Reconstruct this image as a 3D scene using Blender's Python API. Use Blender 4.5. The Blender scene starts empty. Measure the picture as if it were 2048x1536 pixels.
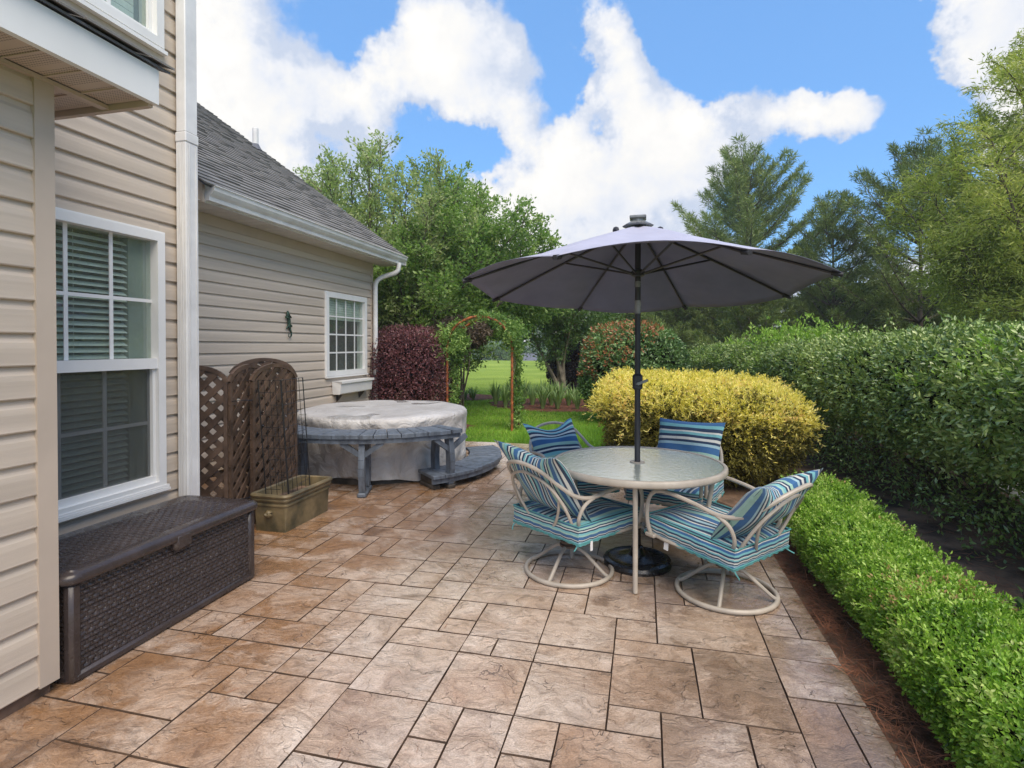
import bpy, math, random
import numpy as np
from mathutils import Vector, Matrix
R = math.radians
random.seed(7)
rng = np.random.default_rng(7)
S = bpy.context.scene
COL = S.collection

# ------------------------------------------------------------------ camera, sky, sun, exposure
cam = bpy.data.cameras.new('camera')
cam.sensor_width = 36; cam.lens = 1097/2048*36
cam.shift_y = -63.6/2048; cam.clip_end = 3000; cam.clip_start = .05
co = bpy.data.objects.new('camera', cam); COL.objects.link(co)
co.location = (0, 0, 1.5); co.rotation_euler = (R(90-.65), 0, R(13.5))
S.camera = co
S.view_settings.view_transform = 'Standard'
try: S.view_settings.look = 'None'
except Exception: pass
S.view_settings.gamma = 1; S.view_settings.use_curve_mapping = False
S.view_settings.exposure = 1.02
S.render.engine = 'CYCLES'
S.cycles.max_bounces = 7; S.cycles.transparent_max_bounces = 12

SUN_EL, SUN_AZ = R(54), R(146)      # azimuth measured clockwise from +y
def dir_cam(u, v):
    f = Vector((-math.sin(R(13.5)), math.cos(R(13.5)), 0)); r = Vector((math.cos(R(13.5)), math.sin(R(13.5)), 0))
    return (f + r*(u-1024)/1097 + Vector((0, 0, 1))*(692-v)/1097).normalized()

class NT:
    """small node-tree helper"""
    def __init__(s, tree): s.t = tree; s.n = tree.nodes; s.l = tree.links
    def new(s, typ, **kw):
        n = s.n.new(typ)
        for k, v in kw.items():
            if k.startswith('i_'):
                n.inputs[k[2:].replace('_', ' ')].default_value = v
            else: setattr(n, k, v)
        return n
    def link(s, a, b): s.l.new(a, b)
    def put(s, val, sock):
        if hasattr(val, 'is_linked') or isinstance(val, bpy.types.NodeSocket): s.l.new(val, sock)
        else: sock.default_value = val
    def math(s, op, a, b=None, c=None, clamp=False):
        n = s.n.new('ShaderNodeMath'); n.operation = op; n.use_clamp = clamp
        s.put(a, n.inputs[0])
        if b is not None: s.put(b, n.inputs[1])
        if c is not None: s.put(c, n.inputs[2])
        return n.outputs[0]
    def vmath(s, op, a, b=None, scale=None):
        n = s.n.new('ShaderNodeVectorMath'); n.operation = op
        s.put(a, n.inputs[0])
        if b is not None: s.put(b, n.inputs[1])
        if scale is not None: s.put(scale, n.inputs['Scale'])
        return n.outputs['Value'] if op in ('DOT_PRODUCT', 'LENGTH') else n.outputs['Vector']
    def noise(s, vec, scale, detail=4, rough=.5, dist=0, out='Fac'):
        n = s.n.new('ShaderNodeTexNoise')
        if vec is not None: s.l.new(vec, n.inputs['Vector'])
        n.inputs['Scale'].default_value = scale; n.inputs['Detail'].default_value = detail
        n.inputs['Roughness'].default_value = rough; n.inputs['Distortion'].default_value = dist
        return n.outputs[0 if out == 'Fac' else 'Color']
    def ramp(s, fac, stops, interp='LINEAR'):
        n = s.n.new('ShaderNodeValToRGB'); n.color_ramp.interpolation = interp
        e = n.color_ramp.elements
        while len(e) > 1: e.remove(e[-1])
        for i, (p, c) in enumerate(stops):
            if not isinstance(c, (tuple, list)): c = (c, c, c)
            el = e[0] if i == 0 else e.new(p)
            el.position = p; el.color = (*c[:3], 1)
        s.put(fac, n.inputs[0]); return n.outputs[0]
    def mix(s, fac, a, b, blend='MIX'):
        n = s.n.new('ShaderNodeMix'); n.data_type = 'RGBA'; n.blend_type = blend
        s.put(fac, n.inputs[0])
        for v, i in ((a, 6), (b, 7)):
            if isinstance(v, (tuple, list)): v = (*v[:3], 1)
            s.put(v, n.inputs[i])
        return n.outputs[2]
    def smooth(s, v, lo, hi, a=0., b=1.):
        n = s.n.new('ShaderNodeMapRange'); n.interpolation_type = 'SMOOTHSTEP'
        s.put(v, n.inputs[0]); n.inputs[1].default_value = lo; n.inputs[2].default_value = hi
        n.inputs[3].default_value = a; n.inputs[4].default_value = b
        return n.outputs[0]

world = bpy.data.worlds.new('World'); S.world = world; world.use_nodes = True
w = NT(world.node_tree); w.n.clear()
sky = w.new('ShaderNodeTexSky', sky_type='NISHITA', sun_disc=False, sun_elevation=SUN_EL, sun_rotation=SUN_AZ,
            air_density=1.0, dust_density=.3, ozone_density=2.0)
tc = w.new('ShaderNodeTexCoord'); D0 = w.vmath('NORMALIZE', tc.outputs['Generated'])
n1 = w.noise(D0, 5.0, 5, .6, out='Color'); n1 = w.vmath('SUBTRACT', n1, (.5, .5, .5)); n1 = w.vmath('SCALE', n1, scale=.17)
n2 = w.noise(D0, 22, 5, .6, out='Color'); n2 = w.vmath('SUBTRACT', n2, (.5, .5, .5)); n2 = w.vmath('SCALE', n2, scale=.06)
Dd = w.vmath('NORMALIZE', w.vmath('ADD', w.vmath('ADD', D0, n1), n2))
blobs = [ # u, v, radius in photo pixels, weight: where the clouds and the blue gaps stand in the sky
 (470, 120, 230, .9), (620, 200, 140, .7), (880, 110, 120, .8), (960, 180, 120, .9), (830, 190, 110, .6), (1230, 90, 100, .9), (1290, 170, 110, .7),
 (1520, 170, 75, .9), (1540, 260, 130, .9), (1380, 270, 120, .8), (1725, 275, 95, 1.3), (1640, 260, 80, .9), (1140, 290, 110, .8), (1250, 400, 150, 1.0), (1000, 420, 100, 1.0),
 (1980, 60, 165, 1.3), (2060, 160, 120, .9), (1700, 440, 70, .9), (1000, 560, 160, .9), (1250, 560, 300, .5), (2000, 200, 90, .5),
 (690, 30, 90, -.9), (735, 120, 60, -.4), (870, 300, 95, -1.7), (940, 325, 70, -1.0), (1095, 40, 70, -1.1), (1110, 170, 55, -1.0), (1440, 60, 130, -1.4), (1640, 100, 120, -1.5), (1690, 20, 150, -1.2),
 (1860, 250, 85, -1.3), (1790, 180, 60, -.9), (1560, 60, 110, -1.0), (1400, 20, 90, -.8), (1720, 120, 90, -.8), (950, 20, 50, -.5), (800, 20, 70, -.5), (1150, 130, 60, -.6), (560, 20, 60, -.5), (700, 130, 45, -.6), (1330, 10, 60, -.7), (1060, 230, 40, -.6), (1180, 250, 45, -.6), (1430, 200, 40, -.5), (640, 300, 60, -.5), (1030, 330, 45, -.6), (1640, 375, 110, -1.9), (1500, 380, 80, -1.1), (1840, 330, 100, -1.5), (1215, 255, 45, -.8), (1240, 5, 60, -.8)]
cov = None
for u, v, r, a in blobs:
    d = w.vmath('DOT_PRODUCT', Dd, tuple(dir_cam(u, v)))
    k = (1097/r)**2*2.6
    t_ = w.math('MULTIPLY', w.math('EXPONENT', w.math('MULTIPLY', w.math('SUBTRACT', d, 1.0), k)), a)
    cov = t_ if cov is None else w.math('ADD', cov, t_)
nz = w.math('SUBTRACT', w.noise(D0, 2.6, 9, .58), .5)
nf = w.math('SUBTRACT', w.noise(D0, 11, 10, .66), .5)
cov = w.math('ADD', cov, w.math('ADD', w.math('MULTIPLY', nz, 1.2), w.math('ADD', w.math('MULTIPLY', nf, 1.7), .10)))
sep = w.new('ShaderNodeSeparateXYZ'); w.link(D0, sep.inputs[0])
cov = w.math('ADD', cov, w.math('MULTIPLY', w.smooth(sep.outputs[2], .04, .20, 1, 0), .5))
mask = w.smooth(cov, -.04, .46)
shade = w.math('ADD', w.math('MULTIPLY', w.noise(D0, 5.5, 8, .6), .8), w.math('MULTIPLY', w.smooth(cov, .2, 1.3), .16))
ccol = w.ramp(shade, [(.38, (3.1, 3.5, 4.3)), (.47, (4.3, 4.45, 4.8)), (.55, (4.95, 4.9, 4.8)), (.64, (5.4, 5.3, 5.15))])
skyc = w.mix(1.0, sky.outputs[0], (.75, 1.15, 1.35), 'MULTIPLY')
skyc = w.mix(.6, skyc, (1.25, 2.6, 5.2)); skyc = w.vmath('SCALE', skyc, scale=.93)
out = w.mix(mask, skyc, ccol)
bg = w.new('ShaderNodeBackground'); w.link(out, bg.inputs[0]); bg.inputs[1].default_value = .1
wo = w.new('ShaderNodeOutputWorld'); w.link(bg.outputs[0], wo.inputs[0])

sl = bpy.data.lights.new('sun', 'SUN'); sl.energy = 2.2; sl.angle = R(50); sl.color = (1, .86, .68)
so = bpy.data.objects.new('sun', sl); COL.objects.link(so)
sd = Vector((math.sin(SUN_AZ)*math.cos(SUN_EL), math.cos(SUN_AZ)*math.cos(SUN_EL), math.sin(SUN_EL)))
so.rotation_euler = sd.to_track_quat('Z', 'Y').to_euler()

# ------------------------------------------------------------------ mesh helpers
def tag(o, label=None, cat=None, group=None, kind=None):
    if label: o['label'] = label
    if cat: o['category'] = cat
    if group: o['group'] = group
    if kind: o['kind'] = kind
    return o
def empty(name, loc=(0, 0, 0), label=None, cat=None, group=None, rz=0):
    o = bpy.data.objects.new(name, None); COL.objects.link(o); o.location = loc; o.rotation_euler = (0, 0, rz)
    o.empty_display_size = .1
    return tag(o, label, cat, group)
def link(name, me, parent=None):
    o = bpy.data.objects.new(name, me); COL.objects.link(o)
    if parent is not None: o.parent = parent
    return o

class MB:
    def __init__(s): s.v = []; s.f = []; s.uv = []; s.has_uv = False
    def add(s, V, F, UV=None):
        b = len(s.v); s.v += [tuple(p) for p in V]; s.f += [tuple(i+b for i in f) for f in F]
        if UV is not None:
            s.has_uv = True; s.uv += [tuple(q) for q in UV]
        else: s.uv += [(0, 0)]*len(V)
        return s
    def box(s, a, b, M=None):
        x0, y0, z0 = a; x1, y1, z1 = b
        V = [(x0, y0, z0), (x1, y0, z0), (x1, y1, z0), (x0, y1, z0), (x0, y0, z1), (x1, y0, z1), (x1, y1, z1), (x0, y1, z1)]
        if M is not None: V = [M @ Vector(p) for p in V]
        return s.add(V, [(0, 3, 2, 1), (4, 5, 6, 7), (0, 1, 5, 4), (1, 2, 6, 5), (2, 3, 7, 6), (3, 0, 4, 7)])
    def rbox(s, a, b, r=.01, M=None):
        """box with chamfered edges"""
        x0, y0, z0 = a; x1, y1, z1 = b
        V = []; F = []
        for z, i in ((z0, r), (z0+r, 0), (z1-r, 0), (z1, r)):
            V += [(x0+i+r*(i == 0), y0+i, z), (x1-i-r*(i == 0), y0+i, z), (x1-i, y0+i+r*(i == 0), z), (x1-i, y1-i-r*(i == 0), z),
                  (x1-i-r*(i == 0), y1-i, z), (x0+i+r*(i == 0), y1-i, z), (x0+i, y1-i-r*(i == 0), z), (x0+i, y0+i+r*(i == 0), z)]
        for k in range(3):
            for j in range(8):
                F.append((k*8+j, k*8+(j+1) % 8, (k+1)*8+(j+1) % 8, (k+1)*8+j))
        F.append(tuple(range(7, -1, -1))); F.append(tuple(range(24, 32)))
        if M is not None: V = [M @ Vector(p) for p in V]
        return s.add(V, F)
    def bar(s, p, q, wd, th, up=(0, 0, 1)):
        """rectangular bar from p to q, width wd sideways, th along up"""
        p = Vector(p); q = Vector(q); d = (q-p).normalized(); upv = Vector(up)
        sd_ = d.cross(upv).normalized()*wd/2; u = sd_.normalized().cross(d).normalized()*th/2
        V = [p-sd_-u, p+sd_-u, p+sd_+u, p-sd_+u, q-sd_-u, q+sd_-u, q+sd_+u, q-sd_+u]
        return s.add(V, [(0, 1, 2, 3), (7, 6, 5, 4), (0, 4, 5, 1), (1, 5, 6, 2), (2, 6, 7, 3), (3, 7, 4, 0)])
    def tube(s, pts, r, n=8, closed=False, cap=True):
        P = [Vector(p) for p in pts]; m = len(P)
        rs = r if isinstance(r, (list, tuple, np.ndarray)) else [r]*m
        T = []
        for i in range(m):
            if closed: t = P[(i+1) % m]-P[i-1]
            else: t = P[min(i+1, m-1)]-P[max(i-1, 0)]
            T.append(t.normalized() if t.length > 1e-9 else Vector((0, 0, 1)))
        ref = Vector((0, 0, 1)) if abs(T[0].z) < .9 else Vector((1, 0, 0))
        a = T[0].cross(ref).normalized(); V = []; F = []
        for i in range(m):
            a = (a - T[i]*a.dot(T[i]))
            a = a.normalized() if a.length > 1e-6 else T[i].orthogonal().normalized()
            b = T[i].cross(a)
            for k in range(n):
                th = 2*math.pi*k/n; V.append(P[i]+(a*math.cos(th)+b*math.sin(th))*rs[i])
        for i in range(m if closed else m-1):
            j = (i+1) % m
            for k in range(n):
                F.append((i*n+k, i*n+(k+1) % n, j*n+(k+1) % n, j*n+k))
        if cap and not closed:
            F.append(tuple(range(n-1, -1, -1))); F.append(tuple((m-1)*n+k for k in range(n)))
        return s.add(V, F)
    def lathe(s, prof, c=(0, 0, 0), n=24, sx=1, sy=1):
        V = []; F = []
        for r_, z in prof:
            for k in range(n):
                a = 2*math.pi*k/n; V.append((c[0]+r_*sx*math.cos(a), c[1]+r_*sy*math.sin(a), c[2]+z))
        for i in range(len(prof)-1):
            for k in range(n): F.append((i*n+k, i*n+(k+1) % n, (i+1)*n+(k+1) % n, (i+1)*n+k))
        F.append(tuple(range(n-1, -1, -1))); F.append(tuple((len(prof)-1)*n+k for k in range(n)))
        return s.add(V, F)
    def prism(s, poly, z0, z1, M=None):
        n = len(poly); V = [(x, y, z0) for x, y in poly]+[(x, y, z1) for x, y in poly]
        if M is not None: V = [M @ Vector(p) for p in V]
        return s.add(V, [tuple(range(n-1, -1, -1)), tuple(range(n, 2*n))]+[(i, (i+1) % n, n+(i+1) % n, n+i) for i in range(n)])
    def grid(s, fn, nu, nv, flip=False):
        V = []; UV = []; F = []
        for j in range(nv+1):
            for i in range(nu+1):
                p = fn(i/nu, j/nv); V.append(p[:3]); UV.append(p[3:5] if len(p) > 3 else (i/nu, j/nv))
        for j in range(nv):
            for i in range(nu):
                q = (j*(nu+1)+i, j*(nu+1)+i+1, (j+1)*(nu+1)+i+1, (j+1)*(nu+1)+i)
                F.append(q[::-1] if flip else q)
        return s.add(V, F, UV)
    def mesh(s, name, m, smooth=False):
        me = bpy.data.meshes.new(name); me.from_pydata(s.v, [], s.f)
        if s.has_uv:
            uvl = me.uv_layers.new(name='UVMap'); li = np.zeros(len(me.loops), dtype=np.int32); me.loops.foreach_get('vertex_index', li)
            uvl.data.foreach_set('uv', np.array(s.uv, dtype=np.float32)[li].ravel())
        me.materials.append(m)
        if smooth:
            me.shade_smooth()
            if smooth != 'all':
                try: me.set_sharp_from_angle(angle=R(40))
                except Exception: pass
        return me
    def build(s, name, m, parent=None, smooth=False):
        return link(name, s.mesh(name, m, smooth), parent)

def spline(pts, n=8, closed=False):
    P = [Vector(p) for p in pts]; m = len(P); out = []
    for i in range(m if closed else m-1):
        if closed: p0, p1, p2, p3 = P[i-1], P[i], P[(i+1) % m], P[(i+2) % m]
        else: p0, p1, p2, p3 = P[max(i-1, 0)], P[i], P[i+1], P[min(i+2, m-1)]
        for k in range(n):
            t = k/n
            out.append(.5*((2*p1)+(p2-p0)*t+(2*p0-5*p1+4*p2-p3)*t*t+(3*p1-p0-3*p2+p3)*t**3))
    if not closed: out.append(P[-1])
    return out

def npmesh(name, V, F, m, parent=None, smooth=False):
    """fast mesh from arrays; F is (n,3) or (n,4)"""
    me = bpy.data.meshes.new(name); n, k = F.shape
    me.vertices.add(len(V)); me.vertices.foreach_set('co', V.astype(np.float32).ravel())
    me.loops.add(n*k); me.loops.foreach_set('vertex_index', F.astype(np.int32).ravel())
    me.polygons.add(n); me.polygons.foreach_set('loop_start', np.arange(0, n*k, k, dtype=np.int32))
    try: me.polygons.foreach_set('loop_total', np.full(n, k, dtype=np.int32))
    except Exception: pass
    me.update(calc_edges=True); me.materials.append(m)
    if smooth: me.shade_smooth()
    return link(name, me, parent)

def unit(a): return a/np.maximum(np.linalg.norm(a, axis=-1, keepdims=True), 1e-9)
def rnd(n): return rng.normal(size=(n, 3))
def leaves(name, P, Dr, L, W, m, parent=None, N=None, fold=.25):
    """each leaf is two triangles folded along its midrib"""
    n = len(P); Dr = unit(Dr)
    N = rnd(n) if N is None else N+rnd(n)*.45
    Sd = unit(np.cross(Dr, N)); Nn = np.cross(Sd, Dr)
    L = np.broadcast_to(np.asarray(L, float), (n,))[:, None]*rng.uniform(.7, 1.25, (n, 1)); W = np.broadcast_to(np.asarray(W, float), (n,))[:, None]*rng.uniform(.8, 1.2, (n, 1))
    mid = P+Dr*L*.5
    V = np.stack([P, mid+Sd*W/2+Nn*W*fold, P+Dr*L, mid-Sd*W/2+Nn*W*fold], 1).reshape(-1, 3)
    i = np.arange(n)[:, None]*4
    F = np.concatenate([i+np.array([[0, 1, 2]]), i+np.array([[0, 2, 3]])], 0)
    return npmesh(name, V, F, m, parent)
def snoise(P, freq, seed, oct_=3):
    r = np.random.default_rng(seed); o = np.zeros(len(P)); a = 1; tot = 0
    for _ in range(oct_):
        for _ in range(4):
            k = unit(r.normal(size=3))*freq*r.uniform(.7, 1.3); o += a*np.sin(P@k+r.uniform(0, 6.28)); tot += a*.7
        freq *= 2.1; a *= .55
    return o/tot

# ------------------------------------------------------------------ materials
def principled(name):
    m = bpy.data.materials.new(name); m.use_nodes = True; t = NT(m.node_tree)
    b = t.n.get('Principled BSDF'); return m, t, b
def mat(name, col, rough=.6, var=.12, scale=8, bump=0, bscale=60, metal=0, spec=.5, col2=None, stretch=None, detail=4, coat=0):
    m, t, b = principled(name)
    tc = t.new('ShaderNodeTexCoord'); v = tc.outputs['Object']
    if stretch:
        mp = t.new('ShaderNodeMapping'); mp.inputs['Scale'].default_value = stretch; t.link(v, mp.inputs[0]); v = mp.outputs[0]
    oi = t.new('ShaderNodeObjectInfo')
    vv = t.vmath('ADD', v, t.vmath('SCALE', (7.3, 3.1, 5.7), scale=oi.outputs['Random']))
    f = t.noise(vv, scale, detail, .6)
    c2 = col2 or tuple(c*(1-var*2.2) for c in col)
    c1 = tuple(min(1, c*(1+var)) for c in col)
    t.link(t.ramp(f, [(.33, c2), (.66, c1)]), b.inputs['Base Color'])
    rr = t.math('ADD', t.math('MULTIPLY', t.noise(vv, scale*2.3, 3), .25), rough-.12)
    t.link(rr, b.inputs['Roughness'])
    b.inputs['Metallic'].default_value = metal; b.inputs['Specular IOR Level'].default_value = spec
    b.inputs['Coat Weight'].default_value = coat
    if bump:
        bp = t.new('ShaderNodeBump'); bp.inputs['Strength'].default_value = .6; bp.inputs['Distance'].default_value = bump
        t.link(t.noise(vv, bscale, 4, .6), bp.inputs['Height']); t.link(bp.outputs[0], b.inputs['Normal'])
    return m
def leafmat(name, cols, rough=.45, trans=.3, spec=.5, clump=1.2, cw=.45):
    m, t, b = principled(name)
    g = t.new('ShaderNodeNewGeometry'); tc = t.new('ShaderNodeTexCoord')
    f = t.math('ADD', t.math('MULTIPLY', g.outputs['Random Per Island'], 1-cw), t.math('MULTIPLY', t.smooth(t.noise(tc.outputs['Object'], clump, 4, .6), .3, .7), cw))
    n = len(cols)
    c = t.ramp(f, [(.12+.76*i/(max(n-1, 1)), cols[i]) for i in range(n)])
    t.link(c, b.inputs['Base Color']); b.inputs['Roughness'].default_value = rough; b.inputs['Specular IOR Level'].default_value = spec
    tr = t.new('ShaderNodeBsdfTranslucent'); t.link(t.mix(1, c, (1.1, 1.3, .7), 'MULTIPLY'), tr.inputs[0])
    mx = t.new('ShaderNodeMixShader'); mx.inputs[0].default_value = trans
    t.link(b.outputs[0], mx.inputs[1]); t.link(tr.outputs[0], mx.inputs[2])
    t.link(mx.outputs[0], t.n['Material Output'].inputs[0]); return m

M = {}
M['siding'] = mat('siding', (.55, .472, .39), .5, .07, 2, .0012, 90, stretch=(1, .25, 6), spec=.35)
M['siding_trim'] = mat('siding_trim', (.50, .42, .345), .55, .04, 2, spec=.35)
M['white'] = mat('white_vinyl', (.80, .80, .79), .4, .03, 2)
M['white_alu'] = mat('white_aluminium', (.74, .74, .74), .35, .07, 3)
M['soffit'] = mat('soffit', (.55, .45, .38), .6, .05, 4)
M['soffit_white'] = mat('soffit_white', (.62, .57, .52), .6, .05, 4)
M['bronze'] = mat('lattice_bronze', (.105, .068, .048), .42, .25, 6, .001, 40)
M['black'] = mat('black_metal', (.012, .012, .014), .4, .2, 10)
M['frame'] = mat('taupe_frame', (.46, .41, .35), .42, .08, 9)
M['hubbrown'] = mat('brown_swivel', (.13, .09, .07), .5, .2, 9)
M['base_black'] = mat('base_black', (.014, .014, .016), .25, .3, 8, .004, 25)
M['pole'] = mat('umbrella_pole', (.035, .036, .045), .4, .1, 5)
M['resin'] = mat('resin', (.052, .040, .038), .26, .12, 9, .0006, 120)
M['wood'] = mat('grey_painted_wood', (.115, .14, .18), .5, .2, 5, .002, 30, stretch=(3, 3, 1))
M['wooddark'] = mat('damp_wood', (.07, .06, .05), .6, .3, 7, .003, 30)
M['rust'] = mat('rusty_metal', (.36, .105, .03), .7, .35, 14)
M['verdigris'] = mat('verdigris', (.05, .10, .075), .35, .5, 30, .002, 60, metal=.4)
M['bark'] = mat('bark', (.14, .115, .09), .9, .3, 7, .02, 14, stretch=(1, 1, .3))
M['barkpale'] = mat('pale_bark', (.24, .20, .16), .85, .3, 5, .01, 14)
M['twig'] = mat('twig', (.07, .052, .038), .9, .3, 8)
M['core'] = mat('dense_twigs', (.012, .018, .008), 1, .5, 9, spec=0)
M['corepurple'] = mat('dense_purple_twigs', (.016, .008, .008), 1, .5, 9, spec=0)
M['soil'] = mat('soil', (.19, .12, .078), .95, .4, 3, .02, 20)
M['mulch'] = mat('mulch', (.15, .052, .026), .95, .45, 14, .03, 30)
M['foundation'] = mat('foundation', (.16, .10, .07), .8, .35, 5, .006, 20)
M['inside'] = mat('room_interior', (.055, .058, .055), .9, .2, 3)
M['blind'] = mat('blind_slat', (.72, .74, .71), .5, .05, 4)
M['curtain'] = mat('reveal', (.30, .33, .31), .8, .08, 3)
M['road'] = mat('driveway_concrete', (.42, .42, .43), .6, .1, 2, .003, 30)
M['farroof'] = mat('far_roof', (.13, .14, .17), .8, .1, 2)
M['farwall'] = mat('far_wall', (.62, .58, .52), .8, .05, 1)
M['straw'] = mat('pine_straw', (.30, .12, .06), .8, .4, 5)
M['cap'] = mat('solar_cap', (.25, .26, .27), .25, .2, 8)

def m_glass(name, tint=(.9, .95, .92), refl_rough=.02, dirt=.12):
    m, t, b = principled(name); t.n.remove(b)
    tr = t.new('ShaderNodeBsdfTransparent'); tr.inputs[0].default_value = (*tint, 1)
    gl = t.new('ShaderNodeBsdfGlossy'); gl.inputs['Roughness'].default_value = refl_rough
    fr = t.new('ShaderNodeFresnel'); fr.inputs[0].default_value = 1.6
    gb = t.new('ShaderNodeNewGeometry'); mx = t.new('ShaderNodeMixShader'); t.link(t.math('MULTIPLY', t.math('MULTIPLY', fr.outputs[0], 1.7, clamp=True), t.math('SUBTRACT', 1, gb.outputs['Backfacing'])), mx.inputs[0])
    t.link(tr.outputs[0], mx.inputs[1]); t.link(gl.outputs[0], mx.inputs[2])
    df = t.new('ShaderNodeBsdfDiffuse'); df.inputs[0].default_value = (.5, .53, .5, 1)
    tc = t.new('ShaderNodeTexCoord'); mp = t.new('ShaderNodeMapping'); mp.inputs['Scale'].default_value = (40, 40, 3); t.link(tc.outputs['Object'], mp.inputs[0])
    d = t.math('MULTIPLY', t.noise(mp.outputs[0], 1, 4), dirt)
    m2 = t.new('ShaderNodeMixShader'); t.link(d, m2.inputs[0]); t.link(mx.outputs[0], m2.inputs[1]); t.link(df.outputs[0], m2.inputs[2])
    t.link(m2.outputs[0], t.n['Material Output'].inputs[0]); return m
M['glass'] = m_glass('window_glass'); M['screen'] = m_glass('insect_screen', (.66, .67, .68), .35, .10)

def m_tile():
    m, t, b = principled('stamped_stone')
    tc = t.new('ShaderNodeTexCoord'); v0 = tc.outputs['Object']; oi = t.new('ShaderNodeObjectInfo'); rn = oi.outputs['Random']
    v = t.vmath('ADD', v0, t.vmath('SCALE', (13.7, 29.1, 3.3), scale=rn))
    warp = t.vmath('SUBTRACT', t.noise(v, 3.5, 4, .55, out='Color'), (.5, .5, .5))
    vw = t.vmath('ADD', v, t.vmath('SCALE', warp, scale=.35))
    mp = t.new('ShaderNodeMapping'); mp.inputs['Scale'].default_value = (1.0, 1.9, 1); t.link(vw, mp.inputs[0]); t.link(t.vmath('SCALE', (0, 0, 6.3), scale=rn), mp.inputs['Rotation']); va = mp.outputs[0]
    big = t.noise(va, 2.4, 4, .5)                      # slate layers split off in steps
    lay = t.math('MULTIPLY', big, 6); fr = t.math('FRACT', lay)
    step = t.math('ADD', t.math('FLOOR', lay), t.smooth(fr, 0, .06))
    med = t.noise(va, 11, 8, .68, .25); fine = t.noise(v, 130, 4, .7)
    h = t.math('ADD', t.math('ADD', t.math('MULTIPLY', step, .42), t.math('MULTIPLY', med, 1.5)), t.math('MULTIPLY', fine, .22))
    bp = t.new('ShaderNodeBump'); bp.inputs['Strength'].default_value = 1.0; bp.inputs['Distance'].default_value = .011
    t.link(h, bp.inputs['Height']); t.link(bp.outputs[0], b.inputs['Normal'])
    base = t.ramp(t.noise(vw, 2.0, 6, .62, .3), [(.28, (.41, .265, .175)), (.46, (.58, .45, .355)), (.66, (.76, .66, .58))])
    tint = t.ramp(rn, [(0, (.93, .90, .87)), (.35, (1.02, 1.0, .98)), (.7, (1.0, .96, .92)), (1, (1.06, 1.07, 1.08))])
    base = t.mix(1.0, base, tint, 'MULTIPLY')
    sp = t.new('ShaderNodeSeparateXYZ'); t.link(v0, sp.inputs[0])
    wob = t.math('MULTIPLY', t.math('SUBTRACT', t.noise(v0, 1.1, 4), .5), 1.8)
    hx = t.smooth(t.math('ADD', sp.outputs[0], wob), -2.1, -1.1, 1, 0)          # run-off stain along the house
    rx = t.smooth(t.math('ADD', sp.outputs[0], wob), -.5, .4, 0, 1)              # damp, leaf-stained side by the planting
    st = t.smooth(t.noise(vw, 2.6, 7, .68), .40, .58)
    amt = t.math('ADD', t.math('MULTIPLY', t.math('MAXIMUM', hx, t.math('MULTIPLY', rx, .8)), .80), .12)
    base = t.mix(t.math('MULTIPLY', st, amt), base, t.mix(rx, (.30, .155, .065), (.21, .125, .07)))
    base = t.mix(t.math('MULTIPLY', hx, .34), base, (.40, .21, .09)); base = t.mix(t.math('MULTIPLY', rx, .34), base, (.27, .18, .12))
    blot = t.smooth(t.noise(v0, 2.1, 4, .55, .5), .60, .69)                      # dark damp blotches
    base = t.mix(t.math('MULTIPLY', blot, .6), base, (.13, .065, .03))
    grain = t.ramp(med, [(.32, (.50, .46, .43)), (.45, (.88, .86, .84)), (.60, (1.15, 1.15, 1.15))])
    base = t.mix(.8, base, t.mix(1.0, base, grain, 'MULTIPLY'))
    sed = t.ramp(fine, [(.3, (.72, .70, .68)), (.55, (1, 1, 1)), (.75, (1.2, 1.2, 1.2))]); base = t.mix(1.0, base, sed, 'MULTIPLY')
    edge = t.smooth(fr, .0, .045, 1, 0); vis = t.smooth(t.noise(v, 4.5, 2), .50, .58)
    base = t.mix(t.math('MULTIPLY', edge, t.math('MULTIPLY', vis, .85)), base, (.06, .032, .02))
    t.link(base, b.inputs['Base Color'])
    wet = t.smooth(t.noise(v0, .9, 4), .38, .62, .20, .36)
    t.link(wet, b.inputs['Roughness']); b.inputs['Specular IOR Level'].default_value = .6
    b2 = t.new('ShaderNodeBump'); b2.inputs['Strength'].default_value = .5; b2.inputs['Distance'].default_value = .0026; t.link(h, b2.inputs['Height']); t.link(b2.outputs[0], b.inputs['Coat Normal'])
    t.link(t.smooth(t.noise(v0, .8, 5, .6), .34, .54, .45, 1), b.inputs['Coat Weight']); b.inputs['Coat Roughness'].default_value = .06; b.inputs['Coat IOR'].default_value = 1.6
    return m
M['tile'] = m_tile()
M['joint'] = mat('patio_joint', (.085, .053, .035), .55, .3, 8, .004, 50)

def m_grass():
    m, t, b = principled('lawn'); tc = t.new('ShaderNodeTexCoord'); v = tc.outputs['Object']
    f = t.math('ADD', t.math('MULTIPLY', t.noise(v, .35, 4), .6), t.math('MULTIPLY', t.noise(v, 14, 6, .75), .4))
    t.link(t.ramp(f, [(.3, (.14, .22, .03)), (.5, (.25, .36, .05)), (.7, (.38, .48, .09))]), b.inputs['Base Color'])
    b.inputs['Roughness'].default_value = .9; b.inputs['Specular IOR Level'].default_value = .15
    bp = t.new('ShaderNodeBump'); bp.inputs['Distance'].default_value = .05; t.link(t.noise(v, 40, 4, .7), bp.inputs['Height']); t.link(bp.outputs[0], b.inputs['Normal'])
    return m
M['lawn'] = m_grass()

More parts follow.
